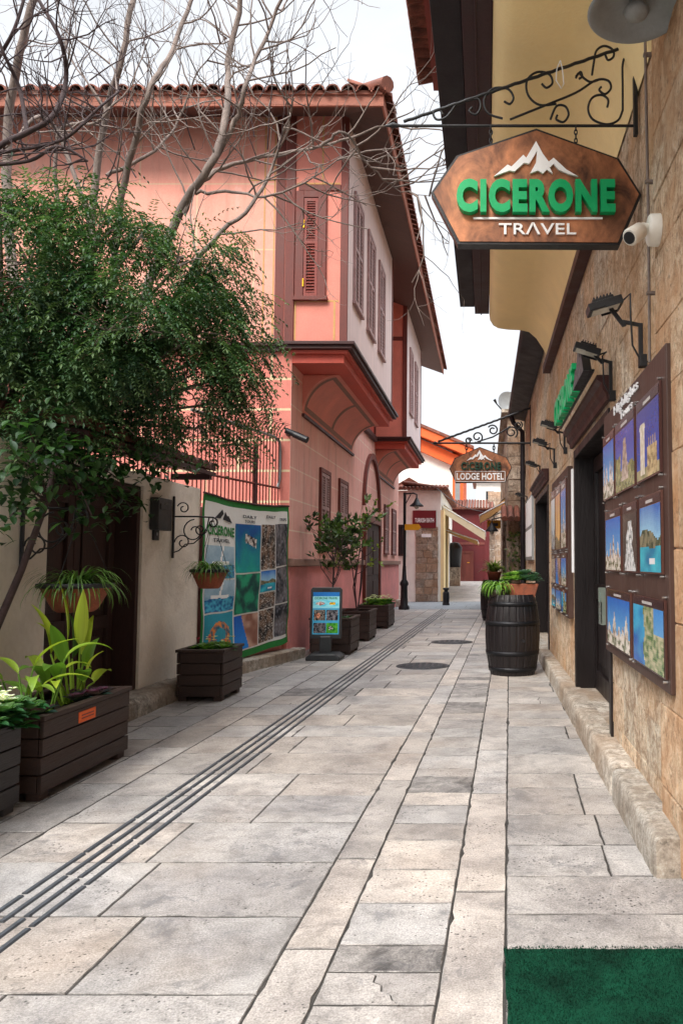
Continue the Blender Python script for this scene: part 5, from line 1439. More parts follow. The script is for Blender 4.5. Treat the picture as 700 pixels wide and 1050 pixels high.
part('leaves', 'leafgloss', t, shl)
mb = MB()
for i in range(20): rosette(mb, (rnd.uniform(-2.64, -2.12), rnd.uniform(12.0, 12.7), .5), rnd.uniform(.1, .16), 9, (P3(30, 44, 26), G1), .3, 1.2)
tag(mb.build('bedding_plant', 'leafgloss'), 'low dark leaves filling the box behind the pavement sign', 'plant')

# pavement sign
t = thing('pavement_sign', 'grey pavement sign on a rounded base with three rows of tour photos', 'sign', (-2.33, 11.42, 0))
sY = 11.42; a = at(317, 668, Y=sY); b = at(350, 606, Y=sY); sx0, sx1 = a.x, b.x
def frm(mb):
    z0, z1 = .30, 1.04; w_ = .045; tl_ = .10
    f = lambda x, z: (x, sY + (z - z0) * tl_, z)
    mb.prism([(sx0, z0), (sx1, z0), (sx1, z1 - .03), (sx1 - .03, z1), (sx0 + .03, z1), (sx0, z1 - .03)], (0, sY, 0), XA, ZA + YA * .05, YA, .035)
part('frame', 'greybox', t, frm, .006)
part('base', 'greybox', t, lambda mb: (mb.prism([(sx0 - .02, .0), (sx1 + .02, 0), (sx1 + .02, .05), (sx1 - .05, .10), (sx0 + .05, .10), (sx0 - .02, .05)], (0, sY - .18, 0), XA, ZA, YA, .40), mb.box(sx0 + .14, sx1 - .14, sY, sY + .05, .09, .34)), .02)
part('handle_slot', 'blackplastic', t, lambda mb: mb.obox(((sx0 + sx1) / 2 - .06, sY + .046, .985), (.12, 0, 0), (0, -.003, .0), (0, .0015, .03)))
ss = lambda u, v, l: (lerp(sx0 + .035, sx1 - .035, u), sY + .05 * lerp(.36, .97, v) - .002 - l, lerp(.36, .97, v))
def spr(mb):
    plain(mb, ss, 0, 1, 0, 1, P3(70, 160, 200), .001, 1); plain(mb, ss, 0, 1, .90, 1, P3(40, 110, 180), .002, 1); plain(mb, ss, 0, 1, .62, .90, P3(150, 214, 226), .002, 1)
    picture(mb, 'fish', ss, .02, .98, .64, .82, 2, 22, 12, .003); picture(mb, 'people', ss, .04, .48, .33, .58, 5, 12, 10, .003); picture(mb, 'dark', ss, .52, .96, .33, .58, 7, 12, 10, .003)
    picture(mb, 'dark', ss, .04, .5, .03, .27, 9, 12, 10, .003); picture(mb, 'lawn', ss, .52, .96, .03, .27, 11, 12, 10, .003)
    i0 = len(mb.v); put_text(mb, 'CICERONE TRAVEL', (0, 0, 0), XA, YA, ZA, 1, 1, .001, .02, P3(20, 110, 60))
    for i in range(i0, len(mb.v)):
        p = mb.v[i]; mb.v[i] = tuple(ss(lerp(.06, .94, p[0]), lerp(.83, .885, p[1]), .004 + p[2]))
part('poster', 'print', t, spr)

# ------------------------------------------------------------------ barrels
def barrel(label, X, Y, h=1.0, rb=.345, label_p=None):
    t = thing('barrel', label, 'barrel', (X, Y, 0), 'dark barrels used as plant stands')
    R = lambda z: rb * (.80 + .20 * math.sin(PI * (z / h)) ** .8 if 0 < z < h else .80)
    def body(mb):
        ns = 22; per = 6; n = ns * per; rows = []
        for k in range(n):
            g = k % per; row = []; a = 2 * PI * k / n
            for i in range(19):
                z = h * i / 18; r = R(z) - (.006 if g == 0 else 0)
                row.append((X + r * math.cos(a), Y + r * math.sin(a), z + (0)))
            rows.append(row)
        cs = [tone(.7, 1.3, .05) for _ in range(ns)]
        mb.grid(rows, lambda i, j: cs[(i // per) % ns], 0, False, True, False)
        mb.lathe([(R(h) - .001, h), (R(h) - .03, h), (R(h) - .03, h - .04), (.001, h - .04)], (X, Y, 0), 44)
    part('staves', 'barrel', t, body)
    for z in (.05, .25, .62, .86):
        z *= h; mb = MB(); mb.lathe([(R(z) + .001, z), (R(z) + .008, z), (R(z + .055) + .008, z + .055), (R(z + .055) + .001, z + .055)], (X, Y, 0), 44); mb.build('hoop', 'hoop', t)
    part('bung', 'blackplastic', t, lambda mb: mb.tube([(X + .12, Y - R(.5) + .012, .44), (X + .122, Y - R(.5) - .0, .44)], .022, 12))
    return t
bxp = at(526, 694, Z=0)
BXX, BYY = .335, bxp.y + .28
barrel('near dark oak barrel with black hoops standing by the stone wall, carrying a succulent trough', BXX, BYY, 1.0, .345)
barrel('dark barrel half hidden behind the nearer one', .20, 19.2, .98, .34)
t = thing('succulent_trough', 'terracotta trough of succulents on top of the near barrel', 'plant pot', (BXX, BYY, .97))
part('trough', 'terracotta', t, lambda mb: mb.prism([(-.20, 0), (.20, 0), (.25, .17), (-.25, .17)], (BXX + .08, BYY - .10, .965), XA, ZA, YA, .22), .01)
part('soil', 'soil', t, lambda mb: mb.box(BXX - .15, BXX + .31, BYY - .09, BYY + .11, 1.13, 1.142))
t = thing('succulent', 'grey green and bright green rosettes growing in the terracotta trough', 'plant', (BXX, BYY, 1.13))
def suc(mb):
    for (dx, dy, r, c0, c1) in ((.17, .0, .17, P3(58, 96, 80), P3(110, 140, 120)), (.28, .05, .13, P3(58, 96, 80), P3(104, 140, 110)), (.03, -.02, .15, P3(96, 150, 70), P3(180, 206, 120)), (-.06, .02, .13, P3(80, 130, 56), P3(170, 190, 90)), (.12, .1, .16, P3(50, 84, 70), P3(96, 130, 110)), (.24, -.05, .11, P3(60, 100, 84), P3(120, 150, 120))):
        rosette(mb, (BXX + dx, BYY + dy - .02, 1.14 + r * .25), r, 24, (c0, c1), .15, 1.35)
        rosette(mb, (BXX + dx, BYY + dy, 1.14 + r * .65), r * .8, 16, (c0, c1), .4, 1.35)
part('leaves', 'leafgloss', t, suc)
t = thing('trailing_plant', 'bright green trailing plant hanging over the left side of the near barrel', 'plant', (BXX - .2, BYY, 1.0))
def tr_(mb):
    frond_plant(mb, (BXX - .17, BYY - .10, 1.08), 90, .30, .022, (P3(70, 120, 40), P3(150, 190, 80)), 1.0, 1.5)
    frond_plant(mb, (BXX - .20, BYY + .02, 1.06), 60, .30, .022, (P3(60, 110, 40), P3(130, 170, 70)), 1.0, 1.2)
    mb.lathe([(.001, .97), (.13, .97), (.15, 1.06), (.001, 1.06)], (BXX - .17, BYY - .06, 0), 20, P3(60, 50, 40))
part('leaves', 'leafgloss', t, tr_)
t = thing('potted_plant', 'leafy plant in a terracotta pot on the barrel behind', 'plant', (.2, 19.2, .95))
part('pot', 'terracotta', t, lambda mb: mb.lathe([(.001, .95), (.13, .95), (.17, 1.15), (.18, 1.15), (.18, 1.18), (.001, 1.16)], (.2, 19.2, 0), 24))
part('leaves', 'leafgloss', t, lambda mb: (frond_plant(mb, (.2, 19.2, 1.17), 120, .55, .04, (P3(50, 90, 40), P3(130, 150, 60)), .8, .7), rosette(mb, (.3, 19.0, 1.25), .2, 14, (P3(80, 120, 60), P3(190, 180, 120)))))

# ------------------------------------------------------------------ TREES
# leafy tree overhanging the wall
t = thing('leafy_tree', 'dense dark green leafy tree hanging over the garden wall and door', 'tree', (-4.1, 6.4, 0))
blobs = []   # (px, py, radius px, depth Y)
for q in ((70, 380, 60, 6.3), (130, 395, 50, 6.6), (40, 330, 70, 6.4), (150, 310, 60, 6.8), (190, 400, 40, 6.8), (30, 270, 70, 6.0), (100, 250, 62, 6.2), (20, 360, 75, 5.8), (110, 340, 75, 6.0), (180, 275, 52, 6.6), (190, 350, 60, 6.6), (160, 400, 50, 6.4), (60, 420, 46, 5.8), (218, 310, 30, 7.0), (226, 365, 28, 7.1), (212, 415, 26, 7.1), (110, 430, 40, 6.2), (200, 440, 22, 6.9), (150, 235, 30, 6.6), (60, 215, 28, 6.2), (-40, 300, 90, 5.6), (-30, 420, 70, 5.6), (238, 385, 14, 7.2), (0, 205, 26, 6.0), (218, 280, 20, 7.0), (80, 460, 26, 5.9), (15, 470, 26, 5.6)):
    c = at(q[0], q[1], Y=q[3]); blobs.append((c, q[2] * q[3] / F))
mb = MB(); bb = Vector((-4.1, 6.5, 0))
lim = []
mb.tube([bb, bb + Vector((.05, -.05, 1.0)), bb + Vector((.1, -.1, 1.9)), bb + Vector((.15, -.15, 2.4))], [.10, .085, .075, .06], 10)
for c, r in blobs:
    s = bb + Vector((.12, -.12, rnd.uniform(1.7, 2.4))); mid = s.lerp(c, .5) + Vector((rnd.uniform(-.1, .1), rnd.uniform(-.1, .1), .15))
    mb.tube([s, s.lerp(mid, .5) + Vector((0, 0, .08)), mid, c], [.035, .028, .02, .01], 6)
    for k in range(7):
        a = Vector((rnd.gauss(0, 1), rnd.gauss(0, 1), rnd.gauss(0, .8))).normalized(); e = c + a * r * .8; mb.tube([c, c.lerp(e, .5) + ZA * .05, e], [.008, .006, .003], 5)
mb.build('trunk', 'bark', t)
mb = MB()
LG = (P3(28, 54, 36), P3(60, 94, 54), P3(122, 146, 96))
for c, r in blobs:
    n = int(830 * (r / .45) ** 2.1)
    for i in range(n):
        a = Vector((rnd.gauss(0, 1), rnd.gauss(0, 1), rnd.gauss(0, 1))).normalized(); k = rnd.random() ** .5 * (1.0 if rnd.random() < .86 else rnd.uniform(1.05, 1.4))
        p = c + Vector((a.x * r, a.y * r * .9, a.z * r)) * k * (1 + .5 * nz(a.x * 2.5 + c.x, a.y * 2.5, a.z * 2.5 + c.z))
        if nz(p.x * 2.9, p.y * 2.9, p.z * 2.9) < -.10: continue
        if p.z < 2.75 and rnd.random() < (2.75 - p.z) * .9: continue
        d = Vector((a.x, a.y, a.z * .4 - .25)) + Vector((rnd.gauss(0, .4), rnd.gauss(0, .4), rnd.gauss(0, .3)))
        h = nz(p.x * 1.7, p.y * 1.7, p.z * 1.7 + 5)
        col = mixc(mixc(LG[0], LG[1], .5 + h), LG[2], max(0, rnd.gauss(.12, .26)))
        pinnate(mb, p, d, rnd.uniform(.16, .30), 6, rnd.uniform(.034, .05), .017, col, rnd.uniform(.8, 2.0))
# loose hanging sprays on the right-hand rim
for i in range(260):
    px = rnd.uniform(205, 268); py = rnd.uniform(235, 455); 
    if px > 250 and not 290 < py < 430: continue
    p = at(px, py, Y=7.05 + rnd.uniform(-.25, .25)); d = Vector((rnd.gauss(.5, .5), rnd.gauss(0, .5), rnd.uniform(-1, .3)))
    for k in range(3): pinnate(mb, p + d * .06 * k, d + Vector((rnd.gauss(0, .4), rnd.gauss(0, .4), -.3)), rnd.uniform(.16, .3), 6, .042, .017, mixc(LG[0], LG[2], rnd.random() * .7), .9)
mb.build('crown', 'leaf', t)

# climbing rose with bigger leaves, thin stem in front of the wall
t = thing('climbing_shrub', 'thin stemmed shrub with large dark leaves in front of the whitewashed wall', 'shrub', (-3.3, 4.6, 0))
s0 = at(-6, 650, X=-3.28); pts = [Vector((s0.x, s0.y - .1, .1)), s0, at(22, 585, X=-3.22), at(48, 515, X=-3.15), at(58, 470, X=-3.1), at(70, 440, X=-3.0)]
ends = []; mb = MB(); mb.tube(pts, [.03, .027, .024, .021, .018, .014], 8)
for k, (px, py) in enumerate(((20, 470), (0, 500), (90, 480), (120, 490), (150, 470), (110, 510), (135, 520), (30, 440), (80, 460), (160, 490), (10, 530), (95, 530), (180, 478))):
    e = at(px, py, X=-2.95 + .12 * rnd.uniform(-1, 1)); s = pts[4] if px > 60 else pts[3]
    mb.tube([s, s.lerp(e, .5) + ZA * .08, e], [.009, .007, .004], 6); ends.append((e, (e - s).normalized())); ends.append((s.lerp(e, .6) + ZA * .06, (e - s).normalized()))
mb.build('stem', 'barkdark', t)
def csl(mb):
    for p, d in ends:
        for k in range(34):
            q = p + Vector((rnd.gauss(0, .10), rnd.gauss(0, .12), rnd.gauss(0, .08))); a = rnd.uniform(0, 6.28)
            broad_leaf(mb, q, (math.cos(a), math.sin(a), 0), rnd.uniform(.06, .105), rnd.uniform(.04, .058), mixc(P3(24, 50, 26), P3(56, 88, 42), rnd.random()), rnd.uniform(-1.0, .5), .5, .2, n=4)
part('leaves', 'leafgloss', t, csl)

# bare tree behind the wall: limbs taken from the photo at their own depth
t = thing('bare_tree', 'leafless pale barked tree with many thin twigs behind the garden wall', 'tree', (-4.6, 8.2, 0))
mb = MB(); root = Vector((-4.7, 8.2, 0))
mb.tube([root, root + Vector((.05, 0, .7)), root + Vector((.0, .02, 1.5)), root + Vector((.05, 0, 2.2))], [.17, .14, .125, .11], 12)
fork = root + Vector((.05, 0, 2.1))
limbs = [
    (8.3, .050, [(82, 330), (92, 230), (107, 130), (122, 70), (137, 0), (145, -60)]),
    (7.9, .040, [(110, 330), (125, 202), (142, 130), (152, 95), (172, 60), (197, 0), (210, -50)]),
    (7.7, .048, [(150, 300), (185, 215), (215, 172), (232, 115), (235, 65), (247, 0), (252, -60)]),
    (7.6, .030, [(215, 172), (240, 125), (252, 90), (262, 60), (285, 10), (300, -40)]),
    (7.4, .030, [(170, 330), (215, 250), (258, 211), (280, 170), (292, 130), (302, 100)]),
    (7.7, .028, [(188, 219), (205, 186), (250, 165), (300, 156), (350, 143), (395, 128), (425, 112)]),
    (8.6, .065, [(20, 330), (8, 220), (10, 120), (24, 40), (38, -10), (48, -60)]),
    (7.2, .026, [(100, 250), (62, 140), (40, 120), (18, 140), (0, 152), (-30, 150)]),
    (7.9, .024, [(60, 240), (60, 137), (100, 125), (120, 95), (112, 60)]),
    (7.7, .020, [(200, 198), (238, 197), (280, 200), (330, 176), (365, 150)]),
    (7.4, .016, [(330, 150), (352, 135), (375, 165), (405, 192), (440, 201)]),
    (8.2, .022, [(110, 180), (150, 160), (180, 130), (200, 80), (230, 40)]),
]
dirs = [0] * len(limbs)
for idx, (Y, r, pl) in enumerate(limbs):
    pts = [at(x, y, Y=Y + (0 if idx in (5, 9, 3, 2) and i < 2 else .25 * math.sin(i * 1.3 + idx))) for i, (x, y) in enumerate(pl)]
    # smooth
    sm = []
    for i in range(len(pts) - 1):
        p0, p1, p2, p3 = pts[max(i - 1, 0)], pts[i], pts[i + 1], pts[min(i + 2, len(pts) - 1)]
        for k in range(5):
            s = k / 5; sm.append(.5 * ((2 * p1) + (p2 - p0) * s + (2 * p0 - 5 * p1 + 4 * p2 - p3) * s * s + (3 * p1 - p0 - 3 * p2 + p3) * s ** 3) + Vector((rnd.gauss(0, .008), rnd.gauss(0, .008), rnd.gauss(0, .008))))
    sm.append(pts[-1])
    if idx in (0, 1, 2, 4, 6, 7): sm = [fork, fork.lerp(sm[0], .5) + ZA * .15] + sm
    m_ = len(sm); end = .45 if pl[-1][1] < 0 else .18
    mb.tube(sm, [lerp(r, r * end, i / (m_ - 1)) for i in range(m_)], 8)
    for i in range(6, m_):
        nt_ = 1 if rnd.random() < (.38 if r > .022 else .5) else 0
        for k in range(nt_):
            dd = (sm[i] - sm[i - 1]).normalized(); ax = Vector((rnd.gauss(0, 1), rnd.gauss(0, .6), rnd.gauss(0, 1))); ax = (ax - dd * ax.dot(dd)).normalized()
            d2 = dd * .55 + ax * .8
            twigs(mb, sm[i], d2, rnd.uniform(.5, 1.15), .0105, 2, up=.25, wig=.34, nchild=(1, 3))
mb.build('branches', 'bark', t)
mb = MB()
for k in range(50):
    px, py = rnd.uniform(-20, 300), rnd.uniform(20, 175)
    if px > 230 and rnd.random() < .5: continue
    p = at(px, py + 25, Y=rnd.uniform(7.3, 8.7)); twigs(mb, p, (rnd.gauss(.05, .35), rnd.gauss(0, .3), 1), rnd.uniform(.45, 1.1), .0075, 2, up=.35, wig=.3, nchild=(1, 3))
mb.build('fine_twigs', 'barkdark', t)
t = thing('gnarled_tree', 'dark crooked leafless branches in the top left corner', 'tree', (-5.2, 6.3, 0))
mb = MB(); base = Vector((-5.0, 6.4, 0)); p1 = at(-40, 190, Y=6.2)
mb.tube([base, base + ZA * 1.2, base + ZA * 2.4, p1 - ZA * .3, p1], [.13, .11, .09, .07, .06], 10)
for (r, pl) in ((.026, [(-40, 190), (0, 150), (28, 136), (55, 118), (68, 82), (62, 40), (40, 0), (20, -40)]), (.017, [(-10, 158), (40, 150), (70, 140), (100, 112), (122, 94)]), (.02, [(-40, 190), (-10, 80), (15, 30), (30, -20)]), (.02, [(28, 136), (20, 90), (2, 50), (-10, 10)]), (.018, [(-20, 170), (30, 165), (60, 150), (90, 165)])):
    pts = [at(x, y, Y=6.2 + .12 * math.sin(i * 2)) for i, (x, y) in enumerate(pl)]; m_ = len(pts); sm = []
    for i in range(m_ - 1):
        p0, q1, p2, p3 = pts[max(i - 1, 0)], pts[i], pts[i + 1], pts[min(i + 2, m_ - 1)]
        for k in range(5):
            s = k / 5; sm.append(.5 * ((2 * q1) + (p2 - p0) * s + (2 * p0 - 5 * q1 + 4 * p2 - p3) * s * s + (3 * q1 - p0 - 3 * p2 + p3) * s ** 3))
    sm.append(pts[-1]); m_ = len(sm)
    mb.tube(sm, [lerp(r, r * .5, i / (m_ - 1)) for i in range(m_)], 8)
    for i in range(3, m_):
        if rnd.random() < .6:
            a = Vector((rnd.gauss(0, 1), rnd.gauss(0, .5), rnd.gauss(.3, 1))).normalized(); twigs(mb, sm[i], a, rnd.uniform(.3, .75), .008, 2, up=.2, wig=.35, nchild=(1, 3))
mb.build('branches', 'barkdark', t)
# ------------------------------------------------------------------ FAR END OF THE STREET
# white tile-roofed house at the crossing
FY = 28.2
bx0 = at(400, 560, Y=FY).x - 1.5; bx1 = at(451.5, 560, Y=FY).x; bzt = at(430, 503, Y=FY).z
t = thing('corner_house', 'low white house with tiled roof, stone pier and a dark red sign at the crossing', 'house', ((bx0 + bx1) / 2, 32, 0))
part('wall', 'whitefar', t, lambda mb: (mb.box(bx0, bx1, FY, FY + .3, -.1, bzt), mb.box(bx1 - .3, bx1, FY + .301, 37.5, -.1, bzt)))
sx0_ = at(426, 560, Y=FY).x; sx1_ = at(449, 560, Y=FY).x; szt = at(430, 540, Y=FY).z
def pier(mb):
    z = 0
    while z < szt - .02:
        h = min(rnd.uniform(.2, .34), szt - z); x = sx0_
        while x < sx1_ - .01:
            L = rnd.uniform(.22, .45)
            if sx1_ - (x + L) < .15: L = sx1_ - x
            stone_block(mb, (x, FY - .05, z), XA, ZA, -YA, L, h, .2, tone(.8, 1.15, .08), .012, .01); x += L
        z += h
part('stone_pier', 'farstone', t, pier)
def rf(mb):
    x = bx0
    while x < bx1 + .25:
        mb.tube([(x, FY - .25, bzt + .06), (x, FY + 1.6, bzt + .32)], .065, 8, tone(.55, .95, .1)); x += .145
    y = FY
    while y < 37.4:
        mb.tube([(bx1 + .25, y, bzt + .06), (bx1 - 1.4, y, bzt + .30)], .065, 8, tone(.55, .95, .1)); y += .145
    mb.face([(bx0, FY - .2, bzt + .04), (bx1 + .2, FY - .2, bzt + .04), (bx1 - 1.5, FY + 1.6, bzt + .28), (bx0, FY + 1.6, bzt + .28)]); mb.face([(bx1 + .2, FY - .2, bzt + .04), (bx1 + .2, 37.5, bzt + .04), (bx1 - 1.5, 37.5, bzt + .28), (bx1 - 1.5, FY + 1.6, bzt + .28)])
    c = at(420, 492, Y=FY + 1.8); mb.prism([(-.75, 0), (.75, 0), (0, .45)], (c.x, FY + 1.5, bzt + .2), XA, ZA, YA, .5)
part('roof', 'tile', t, rf)
def wd(x0, x1, y0, y1, Y, name='window', m='glassdark'):
    a = at(x0, y1, Y=Y); b = at(x1, y0, Y=Y)
    w_ = part(name, 'doorwood', t, lambda mb: (mb.box(a.x, a.x + .07, Y - .06, Y, a.z, b.z), mb.box(b.x - .07, b.x, Y - .06, Y, a.z, b.z), mb.box(a.x + .07, b.x - .07, Y - .06, Y, b.z - .07, b.z), mb.box(a.x + .07, b.x - .07, Y - .06, Y, a.z, a.z + .07)))
    part('pane', m, w_, lambda mb: mb.box(a.x + .07, b.x - .07, Y - .03, Y - .002, a.z + .07, b.z - .07))
wd(408, 416, 538, 570, FY)
part('side_door', 'blackwood', t, lambda mb: mb.box(bx1, bx1 + .05, 29.4, 31.0, .05, 2.6))
part('side_frame', 'stucco', t, lambda mb: mb.box(bx1, bx1 + .12, FY + .01, 29.35, .02, 3.3))
part('side_frame', 'stucco', t, lambda mb: mb.box(bx1, bx1 + .12, 31.05, 31.6, .1, 3.3))
a = at(423, 541.5, Y=FY); b = at(447, 523.5, Y=FY)
s = thing('wall_sign', 'dark red sign with white TURKISH BATH letters on the white corner house', 'sign', ((a.x + b.x) / 2, FY, a.z))
part('panel', 'signred', s, lambda mb: mb.box(a.x, b.x, FY - .08, FY - .02, a.z, b.z), .01)
part('white_lettering', 'signwhite', s, lambda mb: put_text(mb, 'TURKISH BATH', (a.x + .08, FY - .08, a.z + .20), XA, ZA, -YA, b.x - a.x - .16, .16, .015, .02))
part('fixing', 'iron', s, lambda mb: (mb.box(a.x + .1, a.x + .16, FY - .02, FY, a.z + .1, b.z - .1), mb.box(b.x - .16, b.x - .1, FY - .02, FY, a.z + .1, b.z - .1)))
a = at(432, 551, Y=FY); b = at(442, 547.5, Y=FY)
mb = MB(); mb.box(a.x, b.x, FY - .085, FY - .06, a.z, b.z); tag(mb.build('name_plate', 'signwhite'), 'small white plate on the stone pier below the dark red sign', 'plate')

# street lamp
lp = at(414, 625, Z=0)
t = thing('street_lamp', 'dark street lamp post with one hooded lantern at the corner of the pink house', 'street lamp', (lp.x, lp.y, 0))
lt_ = at(415, 505, Y=lp.y).z
part('base', 'iron', t, lambda mb: mb.lathe([(.16, 0), (.16, .08), (.11, .14), (.10, .7), (.13, .74), (.13, .80), (.07, .9), (.05, 1.3)], (lp.x, lp.y, 0), 16))
part('post', 'iron', t, lambda mb: mb.tube([(lp.x, lp.y, 1.2), (lp.x, lp.y, lt_)], .045, 10))
xl_ = at(427, 512, Y=lp.y)
part('arm', 'iron', t, lambda mb: (mb.tube([(lp.x, lp.y, lt_ - .04), (xl_.x - .1, lp.y, lt_ - .02), (xl_.x, lp.y, lt_ - .06), (xl_.x, lp.y, lt_ - .18)], .025, 8), mb.tube([(lp.x, lp.y, lt_ - .4), (lp.x + .18, lp.y, lt_ - .06)], .015, 6)))
part('lantern', 'iron', t, lambda mb: mb.lathe([(.03, .0), (.06, -.06), (.10, -.14), (.21, -.24), (.21, -.26), (.18, -.25), (.05, -.15)], (xl_.x, lp.y, lt_ - .16), 20))
part('bulb', 'lampglass', t, lambda mb: mb.lathe([(.001, -.16), (.07, -.2), (.08, -.28), (.04, -.34), (.001, -.36)], (xl_.x, lp.y, lt_ - .16), 12))
c = at(423, 540.5, Y=lp.y - .08)
s = thing('street_sign', 'yellow arrow street sign fixed to the lamp post', 'street sign', c)
part('plate', 'signyellow', s, lambda mb: mb.prism([(-.24, -.09), (.18, -.09), (.25, 0), (.18, .09), (-.24, .09)], (c.x, lp.y - .09, c.z), XA, ZA, YA, .02))
part('clamp', 'iron', s, lambda mb: mb.box(lp.x - .055, lp.x + .055, lp.y - .07, lp.y + .05, c.z - .05, c.z + .05))

# bollard and bin
q = at(457, 620.5, Z=0)
mb = MB(); mb.lathe([(.11, 0), (.11, .38), (.10, .42), (.07, .45), (.07, .50), (.11, .52), (.10, .57), (.001, .58)], (q.x, q.y, 0), 20); mb.lathe([(.12, .0), (.12, .06), (.11, .08)], (q.x, q.y, 0), 20)
tag(mb.build('bollard', 'iron'), 'short black bollard standing in the crossing', 'bollard')
q = at(466, 596, Y=35.5); q.z = .36
t = thing('litter_bin', 'black bin on a pale stone stand under the cream awning', 'bin', q)
part('stand', 'farstone', t, lambda mb: mb.box(q.x - .25, q.x + .25, q.y - .25, q.y + .25, .3, 1.2), .02)
part('bin', 'blackplastic', t, lambda mb: mb.lathe([(.001, 1.2), (.26, 1.2), (.33, 2.0), (.33, 2.1), (.2, 2.3), (.001, 2.34)], (q.x, q.y, 0), 20))

# awnings
def awning(label, P, m, drop=.22, group='cloth awnings at the far end'):
    """P: back-near, back-far, front-far, front-near"""
    P = [Vector(p) for p in P]
    t = thing('awning', label, 'awning', (P[0] + P[1]) / 2, group)
    def cl(mb):
        n = 10; G = [[P[0].lerp(P[1], i / n).lerp(P[3].lerp(P[2], i / n), j / 8) - ZA * .06 * math.sin(PI * j / 8) for j in range(9)] for i in range(n + 1)]
        mb.grid(G); mb.grid([[p + ZA * .012 for p in r] for r in G])
    part('cloth', m, t, cl)
    def val(mb):
        n = 40; G = []
        for i in range(n + 1):
            p = P[3].lerp(P[2], i / n); G.append([p, p - ZA * (drop * (.75 + .25 * abs(math.sin(i * PI / 4))))])
        mb.grid(G); mb.grid([[p + Vector((.01, 0, 0)) for p in r] for r in G])
    part('valance', m, t, val)
    def side(mb):
        G = [[P[0].lerp(P[3], i / 10) - ZA * .03, P[0].lerp(P[3], i / 10) - ZA * (drop * 1.5)] for i in range(11)]
        mb.grid(G); mb.grid([[p + Vector((0, .012, 0)) for p in r] for r in G])
    part('side_flap', m, t, side)
    part('front_bar', 'signwhite', t, lambda mb: mb.tube([P[3], P[2]], .025, 8))
    for k in (0, 1):
        part('side_arm', 'signwhite', t, lambda mb: mb.tube([P[k] - ZA * .1, P[3 - k] + ZA * .0], .02, 8))
a0 = at(452, 517, Y=28.8); f0 = at(497, 545, Y=29.2)
awning('broad cream awning on the side of the white corner house', [(bx1 + .05, 28.8, a0.z), (bx1 + .05, 34.5, a0.z), (f0.x, 34.5, f0.z), (f0.x, 29.2, f0.z)], 'awning')
f0 = at(489, 554, Y=30.5); a0 = at(462, 541, Y=30.3)
awning('smaller tan awning tucked under the cream one', [(bx1 + .1, 30.2, a0.z), (bx1 + .1, 35.5, a0.z), (f0.x, 35.5, f0.z), (f0.x, 30.5, f0.z)], 'awningtan', .12)

# orange gabled house
OY = 40.5
o1 = at(428, 446, Y=OY); o2 = at(480, 468, Y=OY); o3 = at(474.5, 520, Y=OY)
t = thing('orange_house', 'white house with orange gable eaves behind the corner house', 'house', (-3.5, OY + 3, 0))
xr = o3.x; slope = (o1.z - o2.z) / (o2.x - o1.x); zr_ = o1.z
zat = lambda x: o1.z - (x - o1.x) * slope
xl0 = -9.0
part('wall', 'whitefar', t, lambda mb: mb.prism([(xl0, 0), (xr - .55, 0), (xr - .55, zat(xr - .55)), (xl0, zat(xl0) if zat(xl0) < 12 else 12)], (0, OY, 0), XA, ZA, YA, 7))
part('corner_pilaster', 'orange', t, lambda mb: mb.box(xr - .549, xr, OY - .05, OY + 7, 0, zat(xr) + .02))
def bw(mb):
    a = at(464.5, 514, Y=OY); mb.box(xr - .42, xr - .16, OY - .08, OY - .05, 3.5, 6.0)
part('window', 'greyenamel', t, bw)
def eav(mb):
    th = .32
    for (d0, d1, o_) in ((-.1, .36, .0), (-.72, -.101, .55)):
        A = [(xl0, zat(xl0) + d0), (o2.x + .25 if d0 > -.2 else o2.x - .1, zat(o2.x + .25) + d0), (o2.x + .25 if d0 > -.2 else o2.x - .1, zat(o2.x + .25) + d1), (xl0, zat(xl0) + d1)]
        mb.prism(A, (0, OY - 1.0 + o_, 0), XA, ZA, YA, 8 if d0 > -.2 else .5)
part('eaves', 'orange', t, eav)
part('roof', 'tile', t, lambda mb: mb.prism([(xl0, zat(xl0) + .37), (o2.x + .3, zat(o2.x + .3) + .37), (o2.x + .3, zat(o2.x + .3) + .52), (xl0, zat(xl0) + .52)], (0, OY - 1.1, 0), XA, ZA, YA, 8.2))

# wine red house closing the street
RY = 39.0
r0 = at(460, 595, Y=RY); r1 = at(501, 522, Y=RY)
t = thing('red_house', 'wine red house with tiled roof closing the far end of the street', 'house', ((r0.x + r1.x) / 2, RY + 2, 0))
part('wall', 'wine', t, lambda mb: mb.box(r0.x - 1.0, r1.x, RY, RY + 1.2, 0, r1.z))
def rr(mb):
    x = r0.x - .6
    while x < r1.x + .2:
        mb.tube([(x, RY - .35, r1.z + .02), (x, RY + 1.5, r1.z + .55)], .065, 8, tone(.55, .95, .1)); x += .145
    mb.box(r0.x - .6, r1.x + .1, RY - .3, RY + 1.3, r1.z, r1.z + .05)
part('roof', 'tile', t, rr)
a = at(473, 594, Y=RY); b = at(483, 567, Y=RY)
dd_ = part('door', 'brownwood', t, lambda mb: (mb.box(a.x, b.x, RY - .05, RY, .45, b.z), mb.box(a.x - .1, a.x, RY - .08, RY, .45, b.z + .1), mb.box(b.x, b.x + .1, RY - .08, RY, .45, b.z + .1), mb.box(a.x, b.x, RY - .08, RY, b.z, b.z + .1)))
part('handle', 'brass', dd_, lambda mb: mb.tube([(b.x - .1, RY - .05, 1.4), (b.x - .1, RY - .1, 1.4), (b.x - .2, RY - .1, 1.4)], .02, 6))
part('band', 'rust', t, lambda mb: mb.box(r0.x - .6, r1.x + .001, RY - .03, RY, 2.3, 2.42))
part('pilaster', 'wine', t, lambda mb: mb.box(r1.x - .22, r1.x + .02, RY - .06, RY - .001, .4, r1.z - .02))
w0 = at(504, 590, Y=40); w1 = at(517, 505, Y=40)
mb = MB(); z = .3
